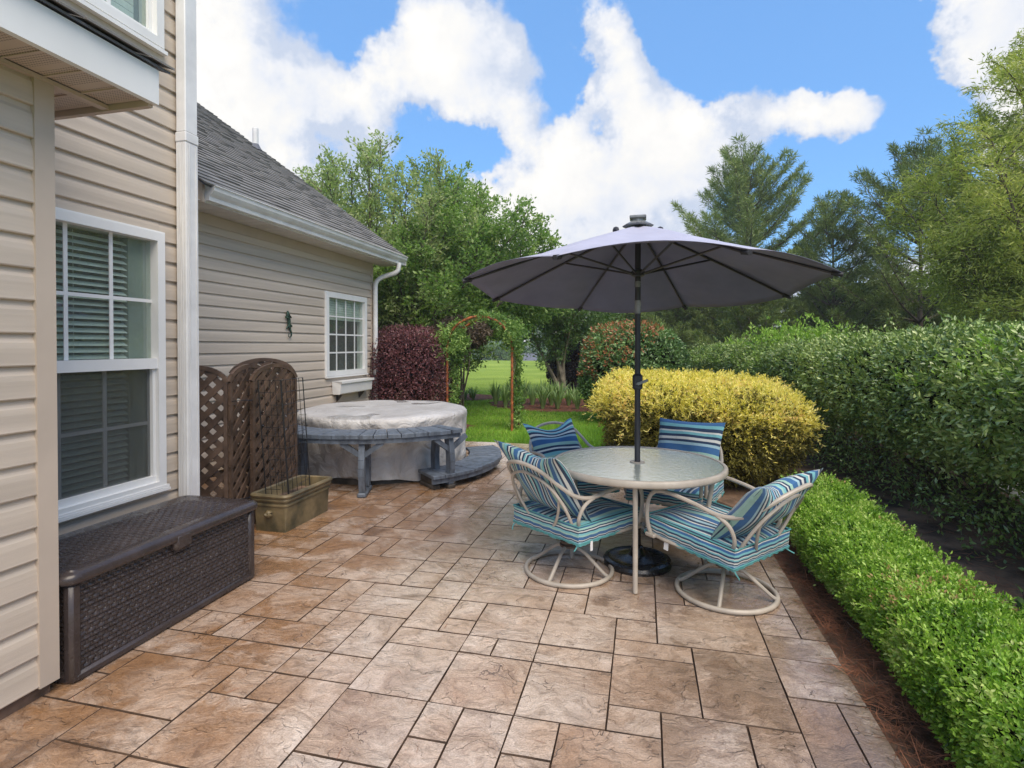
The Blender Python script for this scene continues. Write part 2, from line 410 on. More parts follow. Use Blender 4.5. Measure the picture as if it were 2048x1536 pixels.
def m_stripes():
    m, t, b = principled('striped_fabric'); uv = t.new('ShaderNodeUVMap'); sp = t.new('ShaderNodeSeparateXYZ'); t.link(uv.outputs[0], sp.inputs[0])
    oi = t.new('ShaderNodeObjectInfo')
    aqua, mint, navy, white, blue, pale = (.20, .50, .55), (.36, .58, .50), (.014, .035, .095), (.72, .73, .69), (.04, .14, .34), (.38, .57, .66)
    seq = [(aqua, 4), (navy, 3), (white, 2), (navy, 3), (mint, 4), (blue, 7), (pale, 3), (navy, 3), (white, 3), (navy, 3), (aqua, 3), (white, 2), (navy, 4), (aqua, 4), (blue, 5), (white, 2), (navy, 4), (pale, 4), (navy, 3), (white, 2), (blue, 7), (mint, 4)]
    tot = sum(k for _, k in seq)
    stops = []; acc = 0
    for c, k in seq: stops.append((acc/tot, c)); acc += k
    f = t.math('FRACT', t.math('ADD', sp.outputs[0], t.math('MULTIPLY', oi.outputs['Random'], 3.3)))
    c = t.ramp(f, stops, 'CONSTANT')
    tc = t.new('ShaderNodeTexCoord'); nz_ = t.noise(tc.outputs['Object'], 9, 4)
    c = t.mix(t.math('MULTIPLY', nz_, .25), c, (.10, .16, .18))
    t.link(c, b.inputs['Base Color']); b.inputs['Roughness'].default_value = .75; b.inputs['Specular IOR Level'].default_value = .25
    b.inputs['Sheen Weight'].default_value = .15
    bp = t.new('ShaderNodeBump'); bp.inputs['Distance'].default_value = .012; bp.inputs['Strength'].default_value = .8
    t.link(t.math('ADD', t.noise(tc.outputs['Object'], 11, 4, .5, .8), t.math('MULTIPLY', t.noise(tc.outputs['Object'], 300, 2), .04)), bp.inputs['Height']); t.link(bp.outputs[0], b.inputs['Normal'])
    return m
M['stripe'] = m_stripes()

def m_shingle():
    m, t, b = principled('asphalt_shingle'); tc = t.new('ShaderNodeTexCoord'); v = tc.outputs['Object']
    g = t.new('ShaderNodeNewGeometry')
    f = t.math('ADD', t.math('MULTIPLY', g.outputs['Random Per Island'], .25), t.math('MULTIPLY', t.noise(v, 120, 3, .7), .75))
    t.link(t.ramp(f, [(.2, (.13, .122, .115)), (.5, (.215, .205, .195)), (.8, (.30, .29, .278))]), b.inputs['Base Color']); b.inputs['Roughness'].default_value = .75
    bp = t.new('ShaderNodeBump'); bp.inputs['Distance'].default_value = .004; t.link(t.noise(v, 200, 2), bp.inputs['Height']); t.link(bp.outputs[0], b.inputs['Normal'])
    return m
M['shingle'] = m_shingle()

def m_cover():
    m, t, b = principled('spa_cover_fabric'); tc = t.new('ShaderNodeTexCoord'); v = tc.outputs['Object']
    c = t.ramp(t.noise(v, 2.2, 5, .6), [(.3, (.36, .345, .335)), (.7, (.56, .55, .545))])
    wetm = t.smooth(t.noise(v, 1.9, 2, .4, .5), .60, .63)
    sp = t.new('ShaderNodeSeparateXYZ'); t.link(v, sp.inputs[0])
    wet = t.math('MULTIPLY', wetm, t.smooth(sp.outputs[2], .70, .72))
    c = t.mix(t.math('MULTIPLY', wet, .6), c, (.22, .215, .21)); t.link(c, b.inputs['Base Color'])
    t.link(t.math('SUBTRACT', .5, t.math('MULTIPLY', wet, .38)), b.inputs['Roughness'])
    bp = t.new('ShaderNodeBump'); bp.inputs['Distance'].default_value = .05; bp.inputs['Strength'].default_value = .8
    wv = t.noise(v, 4.5, 5, .55, 1.6)
    t.link(wv, bp.inputs['Height']); t.link(bp.outputs[0], b.inputs['Normal']); return m
M['cover'] = m_cover()
M['canopy_under'] = mat('canopy_shaded_underside', (.225, .235, .35), .7, .06, 3, .0008, 300, spec=.2)  # same cloth: shade painted darker below, sky light painted paler on top
M['canopy'] = mat('canopy_lit_top', (.44, .435, .535), .5, .06, 3, .0008, 300, spec=.5)
M['canopydark'] = mat('canopy_binding', (.03, .03, .037), .7, .1, 5)
M['concretepot'] = mat('mossy_concrete', (.165, .125, .065), .5, .3, 5, .003, 30, col2=(.055, .050, .028))
def m_tableglass():
    m, t, b = principled('pebbled_table_glass'); tc = t.new('ShaderNodeTexCoord'); v = tc.outputs['Object']
    b.inputs['Base Color'].default_value = (.42, .47, .42, 1); b.inputs['Roughness'].default_value = .16; b.inputs['Transmission Weight'].default_value = .35; b.inputs['IOR'].default_value = 1.5
    bp = t.new('ShaderNodeBump'); bp.inputs['Distance'].default_value = .004; bp.inputs['Strength'].default_value = .6
    t.link(t.noise(v, 42, 2, .5), bp.inputs['Height']); t.link(bp.outputs[0], b.inputs['Normal']); return m
M['tableglass'] = m_tableglass()

# foliage colours
LF = {
 'box': leafmat('boxwood_leaf', [(0.05, 0.12, 0.012), (0.16, 0.32, 0.03), (0.28, 0.48, 0.05), (0.42, 0.6, 0.12), (0.52, 0.6, 0.2)], .4, .3, .5, 5, .55),
 'boxtip': leafmat('boxwood_bronze_tip', [(.38, .22, .10), (.50, .36, .16)], .5, .3),
 'holly': leafmat('holly_leaf', [(0.05, 0.105, 0.02), (0.14, 0.23, 0.05), (0.28, 0.39, 0.1), (0.52, 0.6, 0.24)], .30, .15, .7, 1.4),
 'lime': leafmat('lime_leaf', [(0.208, 0.364, 0.052), (0.364, 0.546, 0.091)], .4, .35),
 'red': leafmat('bronze_leaf', [(0.338, 0.104, 0.046), (0.468, 0.221, 0.104)], .4, .25),
 'photinia': leafmat('photinia_leaf', [(0.053, 0.112, 0.03), (0.135, 0.24, 0.075), (0.24, 0.375, 0.12)], .35, .2, .6),
 'purple': leafmat('purple_leaf', [(0.053, 0.018, 0.024), (0.128, 0.042, 0.054), (0.225, 0.083, 0.093), (0.09, 0.068, 0.038)], .45, .2),
 'darkpurple': leafmat('dark_purple_leaf', [(.015, .010, .018), (.035, .02, .035)], .5, .2),
 'ash': leafmat('ash_leaf', [(0.17, 0.23, 0.08), (0.3, 0.37, 0.15), (0.42, 0.49, 0.22), (0.54, 0.57, 0.32)], .45, .48, .4, .5),
 'ash2': leafmat('maple_leaf', [(0.09, 0.17, 0.035), (0.18, 0.29, 0.07), (0.3, 0.42, 0.13), (0.45, 0.54, 0.23)], .45, .48, .4, .5),
 'myrtle': leafmat('myrtle_leaf', [(0.06, 0.13, 0.035), (0.12, 0.22, 0.06), (0.2, 0.31, 0.09)], .5, .3),
 'jmaple': leafmat('dusky_maple_leaf', [(0.08, 0.056, 0.048), (0.16, 0.12, 0.08)], .5, .3),
 'pine': leafmat('pine_needle', [(0.12, 0.165, 0.05), (0.2, 0.26, 0.085), (0.31, 0.37, 0.14)], .6, .25, .3, .6),
 'pine2': leafmat('pine_needle_deep', [(0.085, 0.125, 0.035), (0.15, 0.2, 0.06), (0.25, 0.31, 0.1)], .6, .25, .3, .6),
 'willow': leafmat('willow_leaf', [(0.16, 0.2, 0.035), (0.3, 0.36, 0.07), (0.46, 0.5, 0.12), (0.6, 0.6, 0.22)], .5, .35, .3, .7),
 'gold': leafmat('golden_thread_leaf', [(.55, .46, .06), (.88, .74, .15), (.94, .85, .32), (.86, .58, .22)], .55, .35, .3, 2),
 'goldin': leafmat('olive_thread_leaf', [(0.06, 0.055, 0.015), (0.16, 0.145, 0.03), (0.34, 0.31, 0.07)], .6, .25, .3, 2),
 'vine': leafmat('vine_leaf', [(0.063, 0.14, 0.028), (0.182, 0.308, 0.07), (0.364, 0.504, 0.14)], .45, .35, .4, 2),
 'blade': leafmat('strap_leaf', [(0.117, 0.221, 0.065), (0.247, 0.377, 0.13), (0.442, 0.572, 0.26)], .45, .3),
 'grass': leafmat('grass_blade', [(0.088, 0.192, 0.024), (0.192, 0.384, 0.04), (0.352, 0.576, 0.08)], .6, .35, .3, .6),
 'far': leafmat('far_leaf', [(0.075, 0.143, 0.053), (0.15, 0.24, 0.09), (0.225, 0.33, 0.12)], .7, .2, .2, .1),
}

# ------------------------------------------------------------------ ground
def ground_z(x, y):
    d = np.maximum(0, y-46)
    return -.04 + .25*np.clip((y-16)/28, 0, 1) - 5.2*(1-np.exp(-(d/30)**2))
def sheet(name, xs, ys, zf, m, kind='structure'):
    X, Y = np.meshgrid(xs, ys); Z = zf(X, Y); V = np.stack([X, Y, Z], -1).reshape(-1, 3); a, b_ = len(xs), len(ys)
    i, j = np.meshgrid(np.arange(a-1), np.arange(b_-1)); q = (j*a+i).ravel()
    F = np.stack([q, q+1, q+a+1, q+a], 1); o = npmesh(name, V, F, m, smooth=True); tag(o, kind=kind); return o
gx = np.concatenate([np.linspace(-900, -60, 10), np.linspace(-50, 50, 81), np.linspace(60, 900, 10)])
gy = np.concatenate([np.linspace(-300, -10, 8), np.linspace(-5, 120, 101), np.linspace(135, 1500, 16)])
sheet('lawn', gx, gy, ground_z, M['lawn'])

def patch(name, poly, z, m, kind='structure'):
    mb = MB(); n = len(poly)
    mb.add([(x, y, z) for x, y in poly], [tuple(range(n))])
    return tag(mb.build(name, m), kind=kind)
# planting beds
patch('mulch_bed', [(.6, -3), (9, -3), (9, 3), (3.6, 6), (3.9, 9), (3.2, 16), (.6, 16), (.1, 12.4), (-.3, 10.5), (.25, 6.3), (.6, 5.6)], -.032, M['soil'])
def oval(cx, cy, a, b_, n=40, s=5):
    r = np.random.default_rng(s); return [(cx+a*math.cos(2*math.pi*k/n)*(1+.04*r.normal()), cy+b_*math.sin(2*math.pi*k/n)*(1+.04*r.normal())) for k in range(n)]
patch('iris_bed', oval(-2.15, 14.3, 1.9, 1.7), -.028, M['mulch'])
patch('daylily_bed', oval(-5.6, 15.6, 1.55, 1.1, s=8), -.028, M['mulch'])
patch('shrub_bed', oval(-4.7, 9.7, 1.6, 1.0, s=9), -.028, M['mulch'])
patch('driveway', [(3.5, 5.2), (9, 4.2), (9, 8.5), (4.0, 9)], -.026, M['road'])

# ------------------------------------------------------------------ patio: stamped stones
PATIO = [(-4.75, -1.2), (.91, -1.2), (.90, 5.35), (.45, 6.1), (-.15, 7.3), (-.9, 8.15), (-4.75, 8.35)]
mb = MB(); mb.prism(PATIO, -.12, -.011)
patio = tag(mb.build('patio', M['joint']), kind='structure')
def inside(x, y, poly=PATIO):
    c = False; j = len(poly)-1
    for i in range(len(poly)):
        xi, yi = poly[i]; xj, yj = poly[j]
        if (yi > y) != (yj > y) and x < (xj-xi)*(y-yi)/(yj-yi)+xi: c = not c
        j = i
    return c
def extend(a, lo, hi, seed):
    r = random.Random(seed); a = list(a)
    while a[0] > lo: a.insert(0, a[0]-r.choice([.17, .19, .21]))
    while a[-1] < hi: a.append(a[-1]+r.choice([.17, .19, .21, .2]))
    return a
XL = extend([-2.76, -2.58, -2.37, -2.18, -2.01, -1.83, -1.65, -1.48, -1.26], -4.7, -1.26, 1)
YL = extend([1.61, 1.80, 1.99, 2.18, 2.385, 2.61, 2.78, 3.0, 3.165, 3.39, 3.57, 3.78, 3.94], .6, 8.2, 2)
XR = [-1.26, -1.05, -.88, -.72, -.51, -.32, -.14, .07, .235, .40, .60, .79, .91]
YR = extend([1.77, 1.94, 2.15, 2.31, 2.54, 2.70, 2.845, 3.06, 3.30, 3.54, 3.69, 3.885, 4.09], .6, 8.2, 3)
rectsL = [(-2.01, 2.18, -1.65, 2.385), (-1.65, 2.18, -1.48, 2.385), (-1.48, 2.18, -1.26, 2.385), (-1.83, 1.99, -1.65, 2.18), (-1.65, 1.99, -1.48, 2.18), (-2.01, 2.385, -1.65, 2.61), (-2.18, 2.385, -2.01, 2.61),
 (-1.83, 1.61, -1.48, 1.99), (-2.37, 1.80, -1.83, 2.18), (-2.18, 2.61, -1.83, 3.0), (-2.58, 2.61, -2.18, 3.0), (-2.58, 3.0, -2.18, 3.39), (-2.18, 3.165, -2.01, 3.39), (-2.18, 3.0, -1.83, 3.165), (-2.37, 3.39, -2.01, 3.94),
 (-2.76, 3.57, -2.37, 3.78), (-2.76, 3.39, -2.37, 3.57), (-1.83, 2.78, -1.65, 3.165), (-1.83, 2.61, -1.65, 2.78), (-1.48, 1.61, -1.26, 2.18), (-1.65, 2.385, -1.48, 2.78), (-1.48, 2.385, -1.26, 2.78), (-1.48, 3.54, -1.26, 3.94), (-1.83, 3.57, -1.48, 3.94)]
rectsR = [(-1.26, 2.15, -.88, 2.54), (-.88, 2.15, -.51, 2.54), (-.51, 2.15, -.14, 2.54), (-.51, 2.54, -.14, 2.70), (-.72, 2.54, -.51, 2.70), (-.88, 2.54, -.72, 2.70), (-.88, 2.70, -.51, 3.06), (-.51, 2.70, -.14, 3.06), (-.14, 2.845, .07, 3.06),
 (-.14, 2.70, .235, 2.845), (-.14, 2.31, .235, 2.70), (-.14, 2.15, .07, 2.31), (.07, 1.94, .40, 2.31), (-.88, 1.94, -.72, 2.15), (-.51, 1.94, -.32, 2.15), (-.72, 1.77, -.51, 2.15), (-1.26, 2.54, -.88, 2.70), (-1.26, 2.70, -1.05, 3.06),
 (-1.05, 2.845, -.88, 3.06), (-1.05, 2.70, -.88, 2.845), (-1.26, 3.06, -1.05, 3.30), (-1.05, 3.06, -.51, 3.30), (-1.05, 3.30, -.72, 3.69), (-.72, 3.30, -.51, 3.69), (-1.05, 3.69, -.88, 3.885), (-1.26, 3.69, -1.05, 3.885), (-1.26, 3.54, -1.05, 3.69), (-1.26, 3.885, -.72, 4.09),
 (-.32, 3.06, .07, 3.54), (.07, 3.30, .235, 3.69), (.07, 2.845, .60, 3.30), (.235, 2.31, .60, 2.845), (.60, 2.54, .91, 2.845), (.40, 1.94, .60, 2.31), (.60, 3.06, .79, 3.30), (.60, 2.845, .91, 3.06), (.60, 1.94, .79, 2.54), (.79, 1.94, .91, 2.54), (-1.26, 1.77, -.88, 2.15), (-.32, 1.60, .07, 2.15)]
def layout(X, Y, rects, seed):
    r = random.Random(seed); nx, ny = len(X)-1, len(Y)-1; occ = np.zeros((nx, ny), bool); out = []
    ix = lambda a, L: min(range(len(L)), key=lambda k: abs(L[k]-a))
    for x0, y0, x1, y1 in rects:
        a, b_, c, d = ix(x0, X), ix(y0, Y), ix(x1, X), ix(y1, Y)
        if c > a and d > b_ and not occ[a:c, b_:d].any(): occ[a:c, b_:d] = True; out.append((X[a], Y[b_], X[c], Y[d]))
    for j in range(ny):
        for i in range(nx):
            if occ[i, j]: continue
            opts = [(2, 1), (2, 2), (1, 2), (3, 2), (2, 3), (3, 1), (1, 1), (2, 2), (3, 2)]; r.shuffle(opts); opts.append((1, 1))
            for a, b_ in opts:
                if i+a <= nx and j+b_ <= ny and not occ[i:i+a, j:j+b_].any():
                    occ[i:i+a, j:j+b_] = True; out.append((X[i], Y[j], X[i+a], Y[j+b_])); break
    return out
stones = layout(XL, YL, rectsL, 5)+layout(XR, YR, rectsR, 6)
stones = [q for q in stones if inside((q[0]+q[2])/2, (q[1]+q[3])/2) and all(inside(x, y, [(a*1.0+(.05 if a > 0 else -.1), b_+.2) if b_ > 5 else (a+(.03 if a > 0 else -.1), b_) for a, b_ in PATIO]) for x in (q[0], q[2]) for y in (q[1], q[3]))]
stones = [q for q in stones if not (q[2] < -2.5 and q[3] < 1.85) and not (q[2] < -3.3 and q[3] < 3.4)]
stones.sort(key=lambda q: (q[0]+q[2])**2/4+(q[1]+q[3])**2/4 + (30 if q[2] < -3.3 else 0))
def stone(mb, q, r):
    g = .0013; gy = .0020; x0, y0, x1, y1 = q[0]+g, q[1]+gy, q[2]-g, q[3]-gy; z = r.uniform(-.0015, .0015); w_ = .0026
    jj = lambda: r.uniform(-.0016, .0022)
    outer = []
    for (ax, ay), (bx, by) in (((x0, y0), (x1, y0)), ((x1, y0), (x1, y1)), ((x1, y1), (x0, y1)), ((x0, y1), (x0, y0))):
        outer += [(ax+jj(), ay+jj()), ((ax+bx)/2+jj(), (ay+by)/2+jj())]
    cx, cy = (x0+x1)/2, (y0+y1)/2
    ins = [(x+(w_ if x < cx-.01 else -w_ if x > cx+.01 else 0), y+(w_ if y < cy-.01 else -w_ if y > cy+.01 else 0)) for x, y in outer]
    V = [(x, y, -.022) for x, y in outer]+[(x, y, z-.0075) for x, y in outer]+[(x, y, z) for x, y in ins]
    F = [(i, (i+1) % 8, 8+(i+1) % 8, 8+i) for i in range(8)]+[(8+i, 8+(i+1) % 8, 16+(i+1) % 8, 16+i) for i in range(8)]+[tuple(range(16, 24))]
    mb.add(V, F)
def stone_mats(o):
    me = o.data; me.materials.append(M['joint']); n = len(me.polygons); mi = [0 if i % 17 == 16 else 1 for i in range(n)]
    me.polygons.foreach_set('material_index', mi)
rs_ = random.Random(4)
for q in stones[:298]:
    mb = MB(); stone(mb, q, rs_); stone_mats(mb.build('paving_stone', M['tile'], patio))
mb = MB()
for q in stones[298:]: stone(mb, q, rs_)
if len(stones) > 298: so_ = mb.build('paving_stones_beyond', M['tile'], patio); stone_mats(so_); tag(so_, kind='stuff')

# ------------------------------------------------------------------ house
house = empty('house', (-3.28, 3.4, 0), 'beige vinyl sided house with grey shingle roof and white trim beside the patio', 'house')
HO = Vector((-3.28, 3.4, 0))
def hb(mb, name, m, parent=None, smooth=False):
    """build in world coordinates, parented under the house (or one of its parts)"""
    par = parent or house
    off = HO
    mb.v = [(p[0]-off.x, p[1]-off.y, p[2]-off.z) for p in mb.v]
    return mb.build(name, m, par, smooth)
E_ = .1356
def lap(x, y0, y1, z, h=E_, back=.12):
    """one vinyl course facing +x"""
    prof = [(-back, 0), (.0, 0), (.017, .001), (.0195, .006), (.0185, .014), (.016, h*.55), (.0125, h*.72), (.004, h*.84), (.001, h+.002), (-back, h+.002)]
    mb = MB(); n = len(prof)
    V = [(x+a, y0, z+b_) for a, b_ in prof]+[(x+a, y1, z+b_) for a, b_ in prof]
    mb.add(V, [tuple(range(n)), tuple(range(2*n-1, n-1, -1))]+[(i, n+i, n+(i+1) % n, (i+1) % n) for i in range(n)])
    return hb(mb, 'siding_board', M['siding'])
# near projecting wall
for k in range(20):
    z = .06+k*E_
    if z+E_ > 2.66: break
    lap(-2.49, -1.0, 1.765, z)
mb = MB(); mb.box((-2.59, 1.765, .055), (-2.466, 1.845, 2.63)); hb(mb, 'corner_trim', M['siding_trim'])
mb = MB(); mb.box((-3.4, -1.0, -.02), (-2.612, 1.84, 2.62)); hb(mb, 'wall_core', M['siding'])
mb = MB(); mb.box((-2.61, -1.0, -.1), (-2.50, 1.83, .054)); hb(mb, 'foundation', M['foundation'])
# main wall: opening of the lower window y 2.17..3.16 z .505..2.28, of the upper window y<3.167 z>3.56
WY0, WY1, WZ0, WZ1 = 2.17, 3.16, .505, 2.28; FXW = -4.78
k = 0
z = .06
while z < 6.0:
    zt = z+E_
    if zt > WZ0+.0 and z < WZ1:
        lap(-3.29, 1.84, WY0+.02, z); lap(-3.29, WY1-.02, 3.42, z)
    elif zt > 3.59: 
        lap(-3.29, .5, 2.2, z); lap(-3.29, WY1-.02, 3.42, z)
    else: lap(-3.29, .5 if z > 2.7 else 1.84, 3.42, z)
    z = zt
mb = MB(); mb.box((-7, .5, -.05), (-3.411, 3.44, 6.1)); hb(mb, 'main_wall_core', M['siding'])
mb = MB(); mb.box((-3.41, 3.385, .05), (-3.262, 3.46, 6.1)); hb(mb, 'corner_post', M['white'])
for k in range(30):     # side wall turning the corner, faces +y
    mb = MB(); z = .06+k*E_; 
    V = []
    prof = [(0, 0), (.016, .002), (.0175, .009), (.009, E_*.6), (.001, E_), (0, E_)]
    n = len(prof)
    mb.add([(-3.41, 3.44+a, z+b_) for a, b_ in prof]+[(-4.78, 3.44+a, z+b_) for a, b_ in prof], [tuple(range(n)), tuple(range(2*n-1, n-1, -1))]+[(i, n+i, n+(i+1) % n, (i+1) % n) for i in range(n)])
    hb(mb, 'siding_board', M['siding'])

def window(x, y0, y1, z0, z1, fw, glass_rects, muntins, sill=True, extra=None, deep=.10):
    """facing +x; frame stands proud of the siding"""
    root = MB()
    xo = x+.035
    root.box((x-.12, y0, z0), (xo, y0+fw, z1)); root.box((x-.12, y1-fw, z0), (xo, y1, z1))
    root.box((x-.12, y0+fw, z1-fw), (xo, y1-fw, z1)); root.box((x-.12, y0+fw, z0), (xo, y1-fw, z0+fw))
    # outer moulding lip
    for a, b_ in (((y0-.012, z0-.012), (y0+.012, z1+.012)), ((y1-.012, z0-.012), (y1+.012, z1+.012))):
        root.box((x+.0, a[0], a[1]), (xo-.012, b_[0], b_[1]))
    root.box((x, y0+.012, z1-.012), (xo-.012, y1-.012, z1+.012)); root.box((x, y0+.012, z0-.012), (xo-.012, y1-.012, z0+.012))
    return hb(root, 'window', M['white'])
# lower window
win = window(-3.28, WY0, WY1, WZ0, WZ1, .058, None, None)
gy0, gy1 = WY0+.058, WY1-.058
mb = MB(); mb.box((-3.32, gy0, 1.345), (-3.252, gy1, 1.415)); mb.box((-3.32, gy1-.022, .57), (-3.275, gy1, 1.345)); mb.box((-3.32, gy0, .563), (-3.270, gy1, .605)); hb(mb, 'sash', M['white'], win)
for zz in (.535, .515):
    mb = MB(); mb.box((-3.28, WY0-.015, zz-.02), (-3.228 if zz < .52 else -3.238, WY1+.018, zz-.003)); hb(mb, 'sill', M['white'], win)
mb = MB(); mb.box((-3.315, gy0, 1.416), (-3.309, gy1, WZ1-.058)); hb(mb, 'pane', M['glass'], win)
mb = MB(); mb.box((-3.335, gy0, .606), (-3.329, gy1, 1.344)); hb(mb, 'pane', M['glass'], win)
mb = MB(); mb.box((-3.300, gy0, .606), (-3.298, gy1-.023, 1.344)); hb(mb, 'insect_screen', M['screen'], win)
for i, yy in enumerate((2.525, 2.809)):
    mb = MB(); mb.box((-3.308, yy-.012, 1.416), (-3.302, yy+.012, WZ1-.058)); hb(mb, 'muntin', M['white'], win)
    mb = MB(); mb.box((-3.328, yy-.045, .606), (-3.320, yy-.022, 1.344)); hb(mb, 'muntin', M['white'], win)
mb = MB(); mb.box((-3.3075, gy0, 1.798), (-3.3015, gy1, 1.820)); hb(mb, 'muntin', M['white'], win)
mb = MB(); mb.box((-3.3275, gy0, .96), (-3.3195, gy1-.023, .982)); hb(mb, 'muntin', M['white'], win)
mb = MB(); mb.box((-3.4095, gy0, .57), (-3.4035, gy1, 2.22)); hb(mb, 'dark_room', M['inside'], win)
mb = MB(); mb.box((-3.4030, 2.965, .57), (-3.3450, gy1, 2.22)); hb(mb, 'reveal', M['curtain'], win)
for k in range(40):
    z = .60+k*.0415
    if z > 2.2: break
    if 1.33 < z < 1.36: continue
    th = R(-34); c, s_ = math.cos(th)*.022, math.sin(th)*.022
    mb = MB(); mb.add([(-3.364-c, gy0, z-s_), (-3.364+c, gy0, z+s_), (-3.364+c, 2.958, z+s_), (-3.364-c, 2.958, z-s_), (-3.364-c, gy0, z-s_+.003), (-3.364+c, gy0, z+s_+.003), (-3.364+c, 2.958, z+s_+.003), (-3.364-c, 2.958, z-s_+.003)],
        [(0, 3, 2, 1), (4, 5, 6, 7), (0, 1, 5, 4), (1, 2, 6, 5), (2, 3, 7, 6), (3, 0, 4, 7)]); hb(mb, 'blind_slat', M['blind'], win)
for yy in (2.40, 2.60, 2.83):
    mb = MB(); mb.tube([(-3.343, yy, .6), (-3.343, yy, 2.2)], .0012, 4); hb(mb, 'blind_cord', M['blind'], win)
# upper window
win2 = window(-3.28, 2.17, 3.167, 3.565, 5.34, .058, None, None)
mb = MB(); mb.box((-3.315, gy0, 3.62), (-3.309, 3.109, 5.28)); hb(mb, 'pane', M['glass'], win2)
for yy in (2.525, 2.809):
    mb = MB(); mb.box((-3.308, yy-.012, 3.624), (-3.302, yy+.012, 5.28)); hb(mb, 'muntin', M['white'], win2)
mb = MB(); mb.box((-3.308, gy0, 3.622), (-3.285, 3.109, 3.66)); mb.box((-3.308, 3.08, 3.66), (-3.285, 3.109, 5.28)); hb(mb, 'sash', M['white'], win2)
mb = MB(); mb.box((-3.28, 2.15, 3.525), (-3.235, 3.185, 3.55)); hb(mb, 'sill', M['white'], win2)
for k in range(30):
    z = 3.66+k*.05; mb = MB(); mb.box((-3.39, gy0, z), (-3.378, 3.05, z+.046)); hb(mb, 'blind_slat', M['blind'], win2)
mb = MB(); mb.box((-3.4095, gy0, 3.63), (-3.4035, 3.109, 5.28)); hb(mb, 'dark_room', M['curtain'], win2)

for (xw, ya_, yb_, za_, zb_) in ((-3.29, WY0, WY1, WZ0, WZ1), (FXW, 7.53, 8.80, 1.03, 2.335)):   # boards cut round the windows
    k0 = math.floor((zb_-.06)/E_); zt_ = .06+(k0+1)*E_
    lap(xw, ya_+.02, yb_-.02, zb_+.002, zt_-zb_-.002)
    k1 = math.floor((za_-.06)/E_); zq = .06+k1*E_
    lap(xw, ya_+.02, yb_-.02, zq, za_-zq-.002)
# tall downspout on the corner
mb = MB()
x0, x1, y0, y1 = -3.262, -3.175, 3.27, 3.385
mb.rbox((x0, y0, .0), (x1, y1, 2.96), .006); mb.rbox((x0-.003, y0-.003, 2.96), (x1+.004, y1+.003, 3.03), .006); mb.rbox((x0+.002, y0+.002, 3.03), (x1-.002, y1-.002, 6.1), .006)
ds = hb(mb, 'downspout', M['white_alu'])
for yy in (3.285, 3.30, 3.36):
    mb = MB(); mb.box((x1+.0005, yy, .05), (x1+.004, yy+.006, 2.95)); hb(mb, 'flute', M['white_alu'], ds)
for xx in (-3.25, -3.235, -3.22, -3.205):
    mb = MB(); mb.box((xx, y0-.004, .05), (xx+.006, y0-.0005, 2.95)); hb(mb, 'flute', M['white_alu'], ds)

# porch roof over the projecting wall: fascia x=-2.21, soffit z=2.63
mb = MB(); mb.box((-2.235, -1.2, 2.625), (-2.205, 2.12, 2.785)); hb(mb, 'fascia', M['white'])
mb = MB(); mb.box((-3.27, 2.09, 2.612), (-2.236, 2.115, 2.645)); hb(mb, 'soffit_edge', M['soffit'])
mb = MB(); mb.box((-2.5, -1.2, 2.618), (-2.462, 2.09, 2.636)); hb(mb, 'soffit_edge', M['soffit'])
def m_vent():
    m, t, b = principled('vented_soffit'); tc = t.new('ShaderNodeTexCoord'); v = tc.outputs['Object']
    vo = t.new('ShaderNodeTexVoronoi'); vo.inputs['Scale'].default_value = 75; vo.inputs['Randomness'].default_value = 0; t.link(v, vo.inputs['Vector'])
    f = t.smooth(vo.outputs['Distance'], .22, .3)
    sp = t.new('ShaderNodeSeparateXYZ'); t.link(v, sp.inputs[0])
    g = t.math('GREATER_THAN', t.math('FRACT', t.math('MULTIPLY', sp.outputs[1], 6.0)), .22)
    f = t.math('MAXIMUM', f, t.math('SUBTRACT', 1, g))
    t.link(t.mix(f, (.14, .11, .09), (.56, .46, .385)), b.inputs['Base Color']); b.inputs['Roughness'].default_value = .6; return m
M['vent'] = m_vent()
yy = -1.2
while yy < 2.08:
    y2 = min(yy+.158, 2.088)
    mb = MB(); mb.box((-2.46, yy+.004, 2.640), (-2.236, y2-.004, 2.652)); mb.box((-2.46, yy-.004, 2.634), (-2.236, yy+.004, 2.648)); hb(mb, 'soffit_panel', M['vent'])
    if y2 > 1.86:
        mb = MB(); mb.box((-3.27, max(yy, 1.85)+.004, 2.640), (-2.501, y2-.004, 2.652)); mb.box((-3.27, max(yy, 1.85)-.004, 2.634), (-2.501, max(yy, 1.85)+.004, 2.648)); hb(mb, 'soffit_panel', M['vent'])
    yy += .158
mb = MB(); mb.add([(-2.19, -1.2, 2.79), (-2.19, 2.17, 2.79), (-3.28, 2.17, 3.19), (-3.28, -1.2, 3.19), (-2.19, -1.2, 2.80), (-2.19, 2.17, 2.80), (-3.28, 2.17, 3.205), (-3.28, -1.2, 3.205)],
       [(0, 3, 2, 1), (4, 5, 6, 7), (0, 1, 5, 4), (1, 2, 6, 5), (2, 3, 7, 6), (3, 0, 4, 7)]); pr = hb(mb, 'porch_roof', M['farroof'])
mb = MB()
for r_ in range(8):
    for c in range(12):
        ya = -1.2+c*.3+(r_ % 2)*.15-.05; yb_ = min(ya+.29, 2.17); xa = -2.165-r_*.135; za = 2.805+(r_*.135)*.367
        if ya > 2.1: continue
        mb.add([(xa, ya, za), (xa, yb_, za), (xa-.15, yb_, za+.054), (xa-.15, ya, za+.054), (xa, ya, za+.009), (xa, yb_, za+.009), (xa-.15, yb_, za+.062), (xa-.15, ya, za+.062)],
               [(0, 3, 2, 1), (4, 5, 6, 7), (0, 1, 5, 4), (1, 2, 6, 5), (2, 3, 7, 6), (3, 0, 4, 7)])
tag(hb(mb, 'shingles', M['shingle'], pr), kind='stuff')
